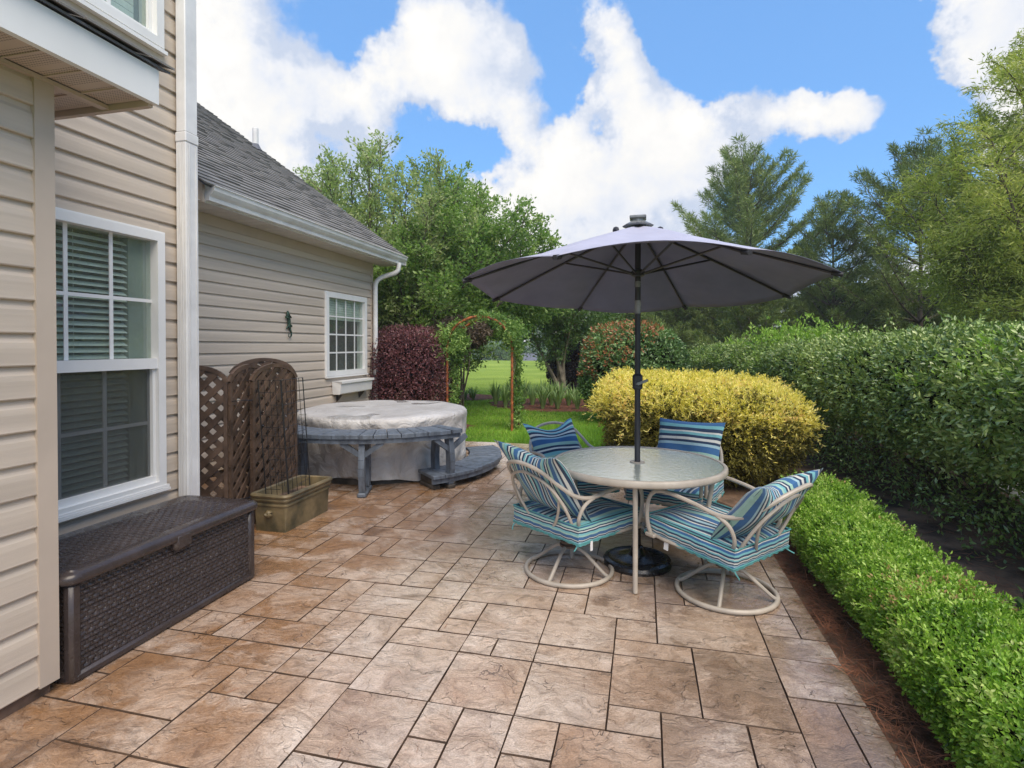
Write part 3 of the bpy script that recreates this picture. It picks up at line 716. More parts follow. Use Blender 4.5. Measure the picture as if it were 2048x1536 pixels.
mb = MB(); mb.add([(-2.235, 2.088, 2.65), (-3.27, 2.088, 2.65), (-3.27, 2.088, 3.15), (-2.235, 2.088, 2.79), (-2.235, 2.10, 2.65), (-3.27, 2.10, 2.65), (-3.27, 2.10, 3.15), (-2.235, 2.10, 2.79)],
       [(0, 1, 2, 3), (7, 6, 5, 4), (0, 4, 5, 1), (1, 5, 6, 2), (2, 6, 7, 3), (3, 7, 4, 0)]); hb(mb, 'porch_gable', M['siding_trim'])

# ---- far wing: wall x=-4.77, y 3.46..9.06, soffit z 2.985
FX = -4.78; SY0, SY1, SZ0, SZ1 = 7.53, 8.80, 1.03, 2.335
z = .06
while z < 2.93:
    zt = z+E_
    if zt > SZ0 and z < SZ1: lap(FX, 3.46, SY0+.02, z); lap(FX, SY1-.02, 9.0, z)
    else: lap(FX, 3.46, 9.0, z)
    z = zt
mb = MB(); mb.box((-9, 3.46, -.05), (FX-.121, 9.05, 3.0)); hb(mb, 'wing_wall_core', M['siding'])
mb = MB(); mb.box((FX-.12, 9.0, .05), (FX+.022, 9.07, 2.98)); hb(mb, 'corner_trim', M['siding_trim'])
mb = MB(); mb.box((FX-.12, 3.46, 2.86), (FX+.024, 9.0, 2.98)); hb(mb, 'frieze_board', M['siding_trim'])
mb = MB()
mb.add([(-4.90, 9.051, 0), (-9, 9.051, 0), (-9, 9.051, 6.4), (-8.7, 9.051, 6.2), (-4.90, 9.051, 2.98)], [(0, 4, 3, 2, 1)]); hb(mb, 'gable_wall', M['siding'])
win3 = window(FX+.01, SY0, SY1, SZ0, SZ1, .075, None, None)
for i in range(3):
    yy = SY0+.075+(SY1-SY0-.15)*(i+1)/4; mb = MB(); mb.box((FX-.004, yy-.012, SZ0+.075), (FX+.002, yy+.012, SZ1-.075)); hb(mb, 'muntin', M['white'], win3)
    zz = SZ0+.075+(SZ1-SZ0-.15)*(i+1)/4; mb = MB(); mb.box((FX-.0035, SY0+.075, zz-.012), (FX+.0025, SY1-.075, zz+.012)); hb(mb, 'muntin', M['white'], win3)
mb = MB(); mb.box((FX-.012, SY0+.07, SZ0+.07), (FX-.006, SY1-.07, SZ1-.07)); hb(mb, 'pane', M['glass'], win3)
mb = MB(); mb.box((FX-.1205, SY0+.02, SZ0+.02), (FX-.115, SY1-.02, SZ1-.02)); hb(mb, 'dark_room', M['inside'], win3)
for k in range(9):
    z = SZ1-.08-k*.038; mb = MB(); mb.box((FX-.06, SY0+.08, z-.034), (FX-.05, SY1-.09, z)); hb(mb, 'blind_slat', M['blind'], win3)
mb = MB(); mb.box((FX+.01, SY0-.01, SZ0-.03), (FX+.06, SY1+.01, SZ0-.005)); hb(mb, 'sill', M['white'], win3)

# soffit, fascia, gutter
EY0, EY1 = 4.72, 9.44
mb = MB(); yy = 3.47
while yy < EY1-.03:
    mb = MB(); mb.box((FX+.0, yy+.003, 2.985), (-4.40, min(yy+.154, EY1)-.003, 2.995)); hb(mb, 'soffit_panel', M['soffit_white']); yy += .158
mb = MB(); mb.box((-4.40, EY0+.02, 2.975), (-4.375, EY1, 3.14)); hb(mb, 'fascia', M['white_alu'])
mb = MB(); mb.box((-4.56, EY0-.01, 2.97), (-4.37, EY0+.019, 3.20)); hb(mb, 'eave_return', M['siding_trim'])
gp = [(-4.373, 3.13), (-4.373, 2.99), (-4.32, 2.99), (-4.315, 3.03), (-4.285, 3.055), (-4.262, 3.085), (-4.255, 3.125), (-4.24, 3.13), (-4.24, 3.138), (-4.262, 3.138), (-4.27, 3.09), (-4.295, 3.065), (-4.325, 3.04), (-4.33, 3.0), (-4.363, 3.0), (-4.363, 3.13)]
n = len(gp); mb = MB(); mb.add([(x, EY0+.03, z) for x, z in gp]+[(x, EY1, z) for x, z in gp], [(i, (i+1) % n, n+(i+1) % n, n+i) for i in range(n)]+[tuple(range(n-1, -1, -1)), tuple(range(n, 2*n))])
gut = hb(mb, 'gutter', M['white_alu'])
mb = MB(); cp = gp[:8]; m_ = len(cp)
for ye in (EY0+.028, EY1+.0):
    mb.add([(x, ye-.006, z) for x, z in cp]+[(x, ye+.002, z) for x, z in cp], [tuple(range(m_-1, -1, -1)), tuple(range(m_, 2*m_))]+[(i, (i+1) % m_, m_+(i+1) % m_, m_+i) for i in range(m_)])
hb(mb, 'end_cap', M['white_alu'], gut)
mb = MB(); P = spline([(-4.31, 9.18, 3.0), (-4.31, 9.18, 2.93), (-4.36, 9.17, 2.83), (-4.60, 9.10, 2.74), (-4.69, 9.05, 2.64), (-4.70, 9.04, 2.5)], 5)+[Vector((-4.70, 9.04, .1))]
mb.tube(P, .042, 10); hb(mb, 'downspout', M['white_alu'], smooth=True)
# roof: slope .722 from x=-4.25 z=3.12 to the ridge x=-9
SL = .722; RX = -9.2
def rz(x): return 3.145+(-4.29-x)*SL
mb = MB(); mb.add([(-4.29, EY0-.06, rz(-4.29)-.03), (-4.29, EY1+.02, rz(-4.29)-.03), (RX, EY1+.02, rz(RX)-.03), (RX, EY0-.06, rz(RX)-.03),
                   (-4.29, EY0-.06, rz(-4.29)-.008), (-4.29, EY1+.02, rz(-4.29)-.008), (RX, EY1+.02, rz(RX)-.008), (RX, EY0-.06, rz(RX)-.008)],
                  [(0, 1, 2, 3), (7, 6, 5, 4), (0, 4, 5, 1), (1, 5, 6, 2), (2, 6, 7, 3), (3, 7, 4, 0)])
xj = -4.80; mb.add([(xj, 3.465, rz(xj)-.03), (xj, EY0-.061, rz(xj)-.03), (RX, EY0-.061, rz(RX)-.03), (RX, 3.465, rz(RX)-.03), (xj, 3.465, rz(xj)-.008), (xj, EY0-.061, rz(xj)-.008), (RX, EY0-.061, rz(RX)-.008), (RX, 3.465, rz(RX)-.008)],
                  [(0, 1, 2, 3), (7, 6, 5, 4), (0, 4, 5, 1), (1, 5, 6, 2), (2, 6, 7, 3), (3, 7, 4, 0)])
mb.box((-4.80, 3.465, 2.97), (-4.74, EY0-.02, rz(xj)-.035)) 
roof = hb(mb, 'roof', M['farroof'])
V = []; F = []; du = .128; cs = 1/math.hypot(1, SL); rr = random.Random(3)
nrow = int((4.9/cs)/du)
for r_ in range(nrow):
    s0 = -.03+r_*du; ys_ = EY0-.08 if s0 < .65 else 3.47; y = ys_-rr.random()*.3
    while y < EY1+.02:
        wd = rr.choice([.14, .17, .2, .26, .32]); ya, yb = max(y, ys_), min(y+wd-.004, EY1+.03); y += wd
        if yb-ya < .03: continue
        lift = rr.choice([.018, .020, .026]); ln = du+.04
        def pt(s, yy_, h): return (-4.29-s*cs-SL*cs*h*-1*0+h*SL*cs, yy_, 3.145+s*cs*SL+h*cs)
        b_ = len(V)
        V += [pt(s0, ya, 0), pt(s0, yb, 0), pt(s0+ln, yb, 0), pt(s0+ln, ya, 0), pt(s0, ya, lift), pt(s0, yb, lift), pt(s0+ln, yb, .002), pt(s0+ln, ya, .002)]
        F += [(b_+4, b_+5, b_+6, b_+7), (b_, b_+1, b_+5, b_+4), (b_+1, b_+2, b_+6, b_+5), (b_+3, b_, b_+4, b_+7)]
mb = MB(); mb.add(V, F); tag(hb(mb, 'shingles', M['shingle'], roof), kind='stuff')
mb = MB(); mb.box((RX, EY1+.021, rz(RX)-.30), (RX+.01, EY1+.03, rz(RX))); 
mb = MB(); mb.add([(-4.29, EY1+.0, rz(-4.29)-.16), (RX, EY1, rz(RX)-.16), (RX, EY1, rz(RX)-.031), (-4.29, EY1, rz(-4.29)-.031), (-4.29, EY1+.019, rz(-4.29)-.16), (RX, EY1+.019, rz(RX)-.16), (RX, EY1+.019, rz(RX)-.031), (-4.29, EY1+.019, rz(-4.29)-.031)],
    [(0, 1, 2, 3), (7, 6, 5, 4), (0, 4, 5, 1), (1, 5, 6, 2), (2, 6, 7, 3), (3, 7, 4, 0)]); hb(mb, 'rake_board', M['white_alu'])
mb = MB(); mb.lathe([(.055, 0), (.055, .42), (.05, .425)], (-7.35, 9.25, rz(-7.35)-.05), 12); hb(mb, 'vent_pipe', M['white_alu'], smooth=True)
mb = MB(); mb.lathe([(.12, 0), (.06, .12)], (-7.35, 9.25, rz(-7.35)-.05), 12); hb(mb, 'pipe_boot', M['farroof'])

# window box under the wing window
mb = MB(); 
prof = [(0, .735), (.12, .735), (.135, .75), (.15, .90), (.175, .91), (.175, .945), (0, .945)]
n = len(prof); y0, y1 = 7.72, 8.74
mb.add([(-4.755+a, y0-(.02 if b_ > .9 else 0), b_) for a, b_ in prof]+[(-4.755+a, y1+(.02 if b_ > .9 else 0), b_) for a, b_ in prof], [tuple(range(n)), tuple(range(2*n-1, n-1, -1))]+[(i, n+i, n+(i+1) % n, (i+1) % n) for i in range(n)])
wb = empty('window_box', (-4.755, 8.2, .735), 'empty white window box mounted on the siding beneath the small grid window', 'window box')
mb.v = [(p[0]+4.755, p[1]-8.2, p[2]-.735) for p in mb.v]; mb.build('trough', M['white'], wb)
for dy in (-.35, .35):
    mb = MB(); mb.prism([(0, 0), (.1, 0), (0, -.12)], dy-.02, dy+.02, Matrix(((1, 0, 0, 0), (0, 0, 1, 0), (0, 1, 0, -.001), (0, 0, 0, 1)))); mb.build('bracket', M['wooddark'], wb)

# lizard ornament
def lizard():
    me = bpy.data.meshes.new('lizard')
    V = [(0, 0, 0), (0, .005, .05), (.0, .01, .10), (0, -.005, .15), (0, 0, .185), (0, .0, .215),      # 0 pelvis .. 5 snout
         (0, .012, -.045), (0, .035, -.09), (0, .03, -.135), (0, -.005, -.155), (0, -.035, -.13), (0, -.03, -.095),   # tail curl
         (0, -.045, .115), (0, -.06, .15), (0, .045, .14), (0, .065, .105), (0, -.045, .0), (0, -.06, -.03), (0, .05, .015), (0, .06, -.02)]
    Eg = [(0, 1), (1, 2), (2, 3), (3, 4), (4, 5), (0, 6), (6, 7), (7, 8), (8, 9), (9, 10), (10, 11), (3, 12), (12, 13), (3, 14), (14, 15), (0, 16), (16, 17), (0, 18), (18, 19)]
    rad = [.02, .024, .024, .02, .02, .010, .016, .012, .01, .008, .006, .004, .009, .012, .009, .012, .01, .012, .01, .012]
    me.from_pydata(V, Eg, []); o = link('lizard', me); md = o.modifiers.new('skin', 'SKIN'); o.modifiers.new('sub', 'SUBSURF').render_levels = 2
    for i, r_ in enumerate(rad): me.skin_vertices[0].data[i].radius = (r_, r_)
    me.skin_vertices[0].data[0].use_root = True
    me.materials.append(M['verdigris']); return o
lz = lizard(); lz.name = 'lizard_ornament'; lz.location = (-4.74, 6.62, 1.77); lz.rotation_euler = (R(8), 0, 0)
tag(lz, 'dark green metal lizard ornament with curled tail hung on the siding', 'wall ornament')

# ------------------------------------------------------------------ storage box
sb = empty('storage_box', (-2.72, 2.465, 0), 'dark brown woven resin storage box standing against the house under the big window', 'storage box')
bx0, bx1, by0, by1 = -2.99+2.72, -2.445+2.72, 1.875-2.465, 3.055-2.465
def weave(a, b_, cw=.046, ch=.021):
    r_ = math.floor(b_/ch); fz = b_/ch-r_; fx = (a/cw+.5*(r_ % 2)) % 1.0
    over = .5+.5*math.cos(2*math.pi*fx)
    strand = math.sqrt(max(0, 1-(2*fz-1)**2)); rib = .8+.2*abs(math.sin(math.pi*fz*3))
    wv = strand*rib*(max(0, over)**.5)
    warp = .55*(1-min(1, over*3))
    return max(wv, warp*(1 if abs(2*fz-1) < .9 else .2))
nz0 = .035
def front(u, v):
    y = by0+.05+u*(by1-by0-.10); z = nz0+v*.405
    taper = (.5-abs(v-.5)) 
    return (bx1-.016+.013*weave(y, z), y, z)
mb = MB(); mb.grid(front, 300, 110); mb.build('woven_front_panel', M['resin'], sb)
for ys in (by0+.006, by1-.006):
    mb = MB(); sg = 1 if ys > 0 else -1
    mb.grid(lambda u, v: (bx0+.04+u*(bx1-bx0-.08), ys+sg*(-.016+.013*weave(u*.5, v*.4)), nz0+v*.405), 90, 80, flip=(sg < 0)); mb.build('woven_end_panel', M['resin'], sb)
mb = MB()
for yc in (by0, by1-.055): mb.rbox((bx1-.05, yc, .004), (bx1+.004, yc+.055, .448), .014); mb.rbox((bx0, yc, .004), (bx0+.05, yc+.055, .448), .014)
mb.rbox((bx1-.03, by0+.02, .002), (bx1+.006, by1-.02, .045), .012); mb.rbox((bx0, by0+.02, .002), (bx0+.03, by1-.02, .045), .012)
mb.rbox((bx0+.02, by0, .002), (bx1-.02, by0+.03, .045), .012); mb.rbox((bx0+.02, by1-.03, .002), (bx1-.02, by1, .045), .012)
mb.box((bx0+.015, by0+.02, .01), (bx1-.02, by1-.02, .44))
mb.build('body_frame', M['resin'], sb, smooth=True)
def lidrim():
    mb = MB(); prof = [(-.10, .492), (-.03, .502), (.002, .498), (.016, .486), (.020, .468), (.016, .452), (.0, .446), (-.05, .446)]
    # sweep around a rounded rectangle
    cx0, cx1, cy0, cy1, cr = bx0-.01, bx1+.012, by0-.012, by1+.012, .05
    path = []
    for (cx, cy, a0) in ((cx1-cr, cy0+cr, -90), (cx1-cr, cy1-cr, 0), (cx0+cr, cy1-cr, 90), (cx0+cr, cy0+cr, 180)):
        for k in range(7):
            a = R(a0+k*15); path.append((cx, cy, math.cos(a), math.sin(a)))
    n = len(prof); m = len(path); V = []; F = []
    for cx, cy, ca, sa in path:
        for a, b_ in prof:
            rr_ = cr+a if cr+a > 0 else (cr+a)
            V.append((cx+ca*rr_, cy+sa*rr_, b_))
    for i in range(m):
        for k in range(n-1): F.append((i*n+k, i*n+k+1, ((i+1) % m)*n+k+1, ((i+1) % m)*n+k))
    mb.add(V, F); return mb
lid = lidrim().build('lid', M['resin'], sb, smooth='all')
def top(u, v):
    x = bx0+.03+u*(bx1-bx0-.085); y = by0+.055+v*(by1-by0-.11)
    return (x, y, .489+.004*math.sin(math.pi*u)-.003+.009*weave(x*1.0, y*.8, .05, .026))
mb = MB(); mb.grid(top, 110, 300); mb.build('woven_lid_panel', M['resin'], lid)
mb = MB(); mb.rbox((bx1-.02, -.06, .40), (bx1+.034, .06, .494), .018); mb.build('latch', M['resin'], sb, smooth=True)

# ------------------------------------------------------------------ planter with trellis
pl = empty('planter_trough', (-2.93, 4.145, 0), 'mossy tan concrete trough planter with moulded rim and scallop boss beside the storage box', 'planter')
def trough():
    mb = MB(); hx, hy = .15, .315
    prof = [(0, .0), (.0, .012), (.012, .205), (.022, .21), (.022, .222), (.014, .23), (.018, .245), (.032, .25), (.036, .262), (.03, .27), (.042, .28), (.046, .293), (.038, .305), (.02, .308), (.008, .30), (-.004, .22), (-.01, .20)]
    V = []; F = []; n = len(prof)
    cor = []
    for sx, sy, a0 in ((1, -1, -90), (1, 1, 0), (-1, 1, 90), (-1, -1, 180)):
        for k in range(4):
            a = R(a0+k*30); cor.append((sx*(hx-.02), sy*(hy-.02), math.cos(a), math.sin(a)))
    for cx, cy, ca, sa in cor:
        for a, z in prof: V.append((cx+ca*(.02+a-.012), cy+sa*(.02+a-.012), z))
    m = len(cor)
    for i in range(m):
        for k in range(n-1): F.append((i*n+k, ((i+1) % m)*n+k, ((i+1) % m)*n+k+1, i*n+k+1))
    F.append(tuple(i*n for i in range(m))[::-1]); mb.add(V, F); return mb
trough().build('trough', M['concretepot'], pl, smooth=True)
mb = MB(); mb.box((-.135, -.3, .15), (.135, .3, .215)); mb.build('potting_soil', M['soil'], pl)
mb = MB(); 
for k in range(5):
    a = R(-60+30*k); mb.tube(spline([(0, -.325, .145), (math.sin(a)*.02, -.347, .145-math.cos(a)*.016+.01), (math.sin(a)*.038, -.33, .145-math.cos(a)*.035+.012)], 4), [.012, .014, .014, .013, .012, .011, .010, .008, .006], 6)
mb.lathe([(.018, 0), (.03, .015), (.018, .03)], (0, -.322, .145), 10); mb.build('scallop_boss', M['concretepot'], pl, smooth=True)

tr = empty('wire_trellis', (-2.9, 4.0, .2), 'thin black wire trellis with square motifs standing in the concrete trough', 'trellis')
def tp(x, y, z): return (x+2.9, y-4.0, z-.2)
A_, B_, C_ = Vector(tp(-3.02, 3.91, .2)), Vector(tp(-2.82, 3.93, .2)), Vector(tp(-2.885, 4.32, .2))
lean = Vector((-.06, -.02, 1.02))
for P_, r_ in ((A_, .0045), (B_, .0065), (C_, .0045)):
    mb = MB(); mb.tube([P_, P_+lean], r_, 6); mb.build('upright', M['black'], tr)
def onp(P0, P1, s, h): return P0.lerp(P1, s)+lean*h
def wires(P0, P1, ns, name):
    mb = MB(); rr = random.Random(len(name))
    for i in range(1, ns): 
        s = i/ns; a, b_ = (0, 1.0); mb.tube([onp(P0, P1, s, a), onp(P0, P1, s, b_)], .0022, 5)
    for h in [.03, .12, .22, .26, .36, .45, .55, .62, .72, .8, .9, 1.0]:
        s0, s1 = rr.choice([(0, 1), (0, 1), (0, .66), (.33, 1)]); 
        if h in (.03, 1.0): s0, s1 = 0, 1
        mb.tube([onp(P0, P1, s0, h), onp(P0, P1, s1, h)], .0022, 5)
    for h, s in ((.3, .3), (.52, .6), (.75, .25), (.15, .6)):
        q = [onp(P0, P1, s, h), onp(P0, P1, s+.25, h), onp(P0, P1, s+.25, h+.09), onp(P0, P1, s, h+.09)]; mb.tube(q, .0022, 5, closed=True)
    mb.build('wire_grid', M['black'], tr)
wires(A_, B_, 4, 'left'); wires(B_, C_, 5, 'right_')

# ------------------------------------------------------------------ lattice screen
ls = empty('lattice_screen', (-3.3, 4.1, 0), 'folding bronze lattice privacy screen of arched panels between downspout and spa', 'privacy screen')
def lattice_panel(p, q, hs, rise, name='panel'):
    """vertical panel from ground point p to q"""
    p = Vector((*p, 0)); q = Vector((*q, 0)); d = (q-p); W = d.length; d.normalize(); nrm = Vector((d.y, -d.x, 0))
    off = Vector((-3.3, 4.1, 0)); z0 = .02
    def top(s): 
        return hs+rise*(1-((s-W/2)/(W/2))**2)**.6 if 0 < s < W else hs
    def PT(s, z, e=0): 
        v = p+d*s+nrm*e-off; return (v.x, v.y, z)
    mb = MB(); fw = .028
    mb.bar(PT(fw/2, z0), PT(fw/2, hs), fw, .03, nrm); mb.bar(PT(W-fw/2, z0), PT(W-fw/2, hs), fw, .03, nrm); mb.bar(PT(fw, z0+.03), PT(W-fw, z0+.03), .05, .026, nrm)
    N = 16; pts = [(W*.002+W*.996*i/N) for i in range(N+1)]
    for i in range(N): 
        a, b_ = pts[i], pts[i+1]; mb.bar(PT(a, top(a)), PT(b_, top(b_)), .034, .028, nrm)
    fr = mb.build('panel_frame', M['bronze'], ls)
    lt = MB(); sp = .125; wd = .047
    for sgn, e in ((1, .005), (-1, -.005)):
        c = -3.0
        while c < 3.0:
            # line z = sgn*s + c ; clip to interior
            inn = [s for s in np.linspace(.01, W-.01, 60) if z0+.03 < sgn*s+c < top(s)-.005]
            if len(inn) > 3:
                a, b_ = inn[0], inn[-1]
                lt.bar(PT(a, sgn*a+c, e), PT(b_, sgn*b_+c, e), wd, .009, nrm)
            c += sp
    lt.build('lattice', M['bronze'], fr)
lattice_panel((-3.70, 3.56), (-3.25, 3.75), 1.20, .13)
lattice_panel((-3.245, 3.755), (-3.32, 4.32), 1.20, .13)
lattice_panel((-3.185, 3.94), (-3.155, 4.50), 1.20, .13)
lattice_panel((-3.65, 4.25), (-3.38, 4.78), 1.24, .13)
for z in (.25, 1.05):
    mb = MB(); mb.tube(spline([(.05, -.33, z), (.13, -.30, z+.01), (.14, -.2, z), (.12, -.14, z)], 4), .004, 5); mb.build('zip_tie', M['black'], ls)

# ------------------------------------------------------------------ spa, bench, step
TC = (-3.155, 6.29)
spa = empty('hot_tub', (*TC, 0), 'round hot tub wrapped in a wrinkled grey fabric cover beside the house', 'hot tub')
def cover():
    nth, nz = 160, 60; V = []; F = []
    prof = [(1.00, .05)]+[(1.00+.022*k/22, .05+.57*k/22) for k in range(1, 22)]+[(1.026, .62), (1.032, .655), (1.03, .69), (1.008, .715), (.96, .728), (.9, .732)]+[(.9*(1-k/10), .732+.008*k/10) for k in range(1, 11)]
    for i, (r_, z) in enumerate(prof):
        for k in range(nth):
            a = 2*math.pi*k/nth
            side = min(1., max(0., (.70-z)/.16))
            fold = side*(.014*math.sin(a*9+z*6)+.010*math.sin(a*23-z*9+1)+.007*math.sin(a*41+z*17)+.02*math.sin(a*5+z*3)*(.7-z))
            rim = 0
            zz = z+(.006*math.sin(7*r_*math.cos(a)+2)*math.sin(6*r_*math.sin(a)) if z >= .728 else 0)
            if i == 0: zz = .05+.025*math.sin(a*4+1)+.012*math.sin(a*11)
            V.append(((r_+fold+rim)*math.cos(a), (r_+fold+rim)*math.sin(a), zz))
    n = len(prof)
    for i in range(n-1):
        for k in range(nth): F.append((i*nth+k, i*nth+(k+1) % nth, (i+1)*nth+(k+1) % nth, (i+1)*nth+k))
    mb = MB(); mb.add(V, F); return mb
cover().build('fabric_cover', M['cover'], spa, smooth='all')
mb = MB(); mb.lathe([(.95, 0), (.95, .6)], (0, 0, 0), 48); mb.build('tub_shell', M['wooddark'], spa, smooth=True)

def ring_boards(root, a0, a1, r0, r1, z0, z1, n, rr, name='board'):
    for k in range(n):
        t0 = a0+(a1-a0)*k/n; t1 = a0+(a1-a0)*(k+1)/n; g = .007
        dz = rr.uniform(-.003, .003); ro = r1+rr.uniform(-.008, .012)
        def pt(r_, a, sgn, z): 
            return (r_*math.cos(a)-sgn*g/2*math.sin(a), r_*math.sin(a)+sgn*g/2*math.cos(a), z+dz)
        sg = 1 if t1 > t0 else -1
        c = .004
        V = [pt(r0, t0, sg, z0), pt(ro, t0, sg, z0), pt(ro, t1, -sg, z0), pt(r0, t1, -sg, z0), pt(r0, t0, sg, z1-c), pt(ro, t0, sg, z1-c), pt(ro, t1, -sg, z1-c), pt(r0, t1, -sg, z1-c),
             pt(r0+c, t0+sg*c/r0, sg, z1), pt(ro-c, t0+sg*c/ro, sg, z1), pt(ro-c, t1-sg*c/ro, -sg, z1), pt(r0+c, t1-sg*c/r0, -sg, z1)]
        F = [(0, 1, 2, 3), (0, 4, 5, 1), (1, 5, 6, 2), (2, 6, 7, 3), (3, 7, 4, 0), (4, 8, 9, 5), (5, 9, 10, 6), (6, 10, 11, 7), (7, 11, 8, 4), (8, 11, 10, 9)]
        if sg < 0: F = [f[::-1] for f in F]
        mb = MB(); mb.add(V, F); mb.build(name, M['wood'], root)
def arc_fascia(r0, r1, a0, a1, z0, z1, n=40):
    mb = MB(); V = []; F = []
    for k in range(n+1):
        a = a0+(a1-a0)*k/n
        for r_, z in ((r0, z0), (r1, z0), (r1, z1), (r0, z1)): V.append((r_*math.cos(a), r_*math.sin(a), z))
    for k in range(n):
        for j in range(4): F.append((k*4+j, k*4+(j+1) % 4, k*4+4+(j+1) % 4, k*4+4+j))
    F += [(0, 3, 2, 1), (n*4, n*4+1, n*4+2, n*4+3)]; mb.add(V, F); return mb
bench = empty('spa_bench', (*TC, 0), 'weathered blue grey curved wooden bench with slatted top wrapped round the front of the spa', 'bench')
ring_boards(bench, R(-31), R(-192), 1.10, 1.50, .585, .625, 31, random.Random(2))
arc_fascia(1.455, 1.478, R(-31), R(-192), .535, .582).build('apron', M['wood'], bench)
arc_fascia(1.11, 1.13, R(-31), R(-192), .535, .582).build('apron', M['wood'], bench)
for adeg in (-35, -72, -112, -150, -188):
    a = R(adeg); ca, sa = math.cos(a), math.sin(a)
    def rp(r_, z, s=0): return (r_*ca-s*sa, r_*sa+s*ca, z)
    mb = MB(); mb.bar(rp(1.10, .555), rp(1.45, .555), .075, .05); mb.build('cross_rail', M['wood'], bench)
    for ro, bow in ((1.40, .035), (1.17, -.03)):
        lg = MB(); P = [(ro+bow*math.sin(math.pi*t)*1.0, .045+t*.485) for t in np.linspace(0, 1, 7)]
        for (ra, za), (rb, zb) in zip(P, P[1:]): lg.bar(rp(ra, za), rp(rb, zb+.002), .06, .085, (ca, sa, 0))
        lg.build('leg', M['wood'], bench)
    mb = MB(); mb.rbox((-.19, -.045, .0), (.17, .045, .045), .012, Matrix.Translation((1.30*ca, 1.30*sa, 0)) @ Matrix.Rotation(a, 4, 'Z')); mb.build('foot', M['wooddark' if adeg == -35 else 'wood'], bench)
    for sg in (-1, 1):
        mb = MB(); mb.bar(rp(1.42, .40), (1.45*math.cos(a+sg*R(8)), 1.45*math.sin(a+sg*R(8)), .54), .035, .05); mb.build('brace', M['wood'], bench)
step = empty('spa_step', (*TC, 0), 'low curved blue grey slatted wooden step at the right side of the spa', 'step')
ring_boards(step, R(-44), R(37), 1.07, 1.47, .125, .158, 15, random.Random(5))
arc_fascia(1.43, 1.452, R(-44), R(37), .07, .122).build('apron', M['wood'], step)
for adeg in (-41, -15, 10, 34):
    a = R(adeg); mb = MB(); mb.rbox((-.17, -.045, .0), (.15, .045, .045), .01, Matrix.Translation((1.25*math.cos(a), 1.25*math.sin(a), 0)) @ Matrix.Rotation(a, 4, 'Z'))
    mb.rbox((-.15, -.04, .046), (.12, .04, .122), .01, Matrix.Translation((1.25*math.cos(a), 1.25*math.sin(a), 0)) @ Matrix.Rotation(a, 4, 'Z')); mb.build('foot', M['wooddark'], step)

# ------------------------------------------------------------------ table and umbrella
TX, TY = -.04, 3.84
table = empty('patio_table', (TX, TY, 0), 'round glass topped patio table with taupe metal rim in the middle of the patio', 'table')
Rt = .575
mb = MB(); mb.lathe([(.032, .700), (Rt-.018, .700), (Rt-.018, .706), (.032, .706)], (0, 0, 0), 72)
def annulus(r0, r1, z0, z1, n=72):
    mb = MB(); V = []; F = []
    for k in range(n):
        a = 2*math.pi*k/n
        for r_, z in ((r0, z0), (r1, z0), (r1, z1), (r0, z1)): V.append((r_*math.cos(a), r_*math.sin(a), z))
    for k in range(n):
        k2 = (k+1) % n
        for j in range(4): F.append((k*4+j, k*4+(j+1) % 4, k2*4+(j+1) % 4, k2*4+j))
    mb.add(V, F); return mb
annulus(.026, Rt-.016, .699, .706).build('glass_top', M['tableglass'], table, smooth=True)
mb = MB(); V = []; F = []; prof = [(Rt-.024, .7065), (Rt-.020, .711), (Rt-.004, .712), (Rt+.004, .705), (Rt+.005, .678), (Rt-.002, .668), (Rt-.015, .668), (Rt-.02, .68), (Rt-.0155, .698)]
for k in range(96):
    a = 2*math.pi*k/96
    for r_, z in prof: V.append((r_*math.cos(a), r_*math.sin(a), z))
n = len(prof)
for k in range(96):
    for j in range(n): F.append((k*n+j, k*n+(j+1) % n, ((k+1) % 96)*n+(j+1) % n, ((k+1) % 96)*n+j))
mb.add(V, F); mb.build('rim', M['frame'], table, smooth='all')
annulus(.022, .05, .707, .711, 24).build('hole_ring', M['frame'], table)
la0 = math.atan2(-1, .10)-R(6.5)
for k in range(4):
    a = la0+k*math.pi/2; ca, sa = math.cos(a), math.sin(a)
    mb = MB(); mb.tube(spline([(.50*ca, .50*sa, .675), (.47*ca, .47*sa, .5), (.44*ca, .44*sa, .25), (.45*ca, .45*sa, .004)], 5), .016, 10); mb.build('leg', M['frame'], table, smooth=True)
    mb = MB(); mb.bar((.05*ca, .05*sa, .33), (.44*ca, .44*sa, .33), .012, .025); mb.build('brace', M['frame'], table)
annulus(.04, .07, .315, .345, 20).build('brace_ring', M['frame'], table)

um = empty('patio_umbrella', (TX, TY, 0), 'open market umbrella with lavender grey canopy on a black crank pole through the table', 'umbrella')
ubx = .0
mb = MB(); mb.lathe([(.0, .0), (.23, .0), (.235, .02), (.225, .04), (.2, .048), (.19, .042), (.12, .046), (.06, .062), (.045, .09), (.04, .12), (.026, .125), (.026, .3)], (0, .03, 0), 40); mb.build('base', M['base_black'], um, smooth=True)
mb = MB(); mb.tube([(0, .03, .12), (0, 0, .7), (0, 0, 2.30)], .0195, 12, cap=True); mb.build('pole', M['pole'], um, smooth=True)
mb = MB(); mb.lathe([(.0215, 0), (.0215, .04)], (0, 0, 1.90), 12); mb.lathe([(.022, 0), (.022, .09)], (0, 0, 1.72), 12); mb.build('pole_collar', M['cap'], um, smooth=True)
mb = MB(); mb.rbox((-.034, -.034, 1.20), (.034, .04, 1.31), .014); ch = mb.build('crank_housing', M['pole'], um, smooth=True)
mb = MB(); mb.tube([(.0, -.036, 1.245), (.01, -.055, 1.25)], .008, 6); mb.bar((.0, -.055, 1.243), (.068, -.06, 1.272), .006, .018, (0, 0, 1)); mb.lathe([(.012, 0), (.012, .006)], (0, -.05, 1.24), 8); mb.build('crank_handle', M['cap'], ch)
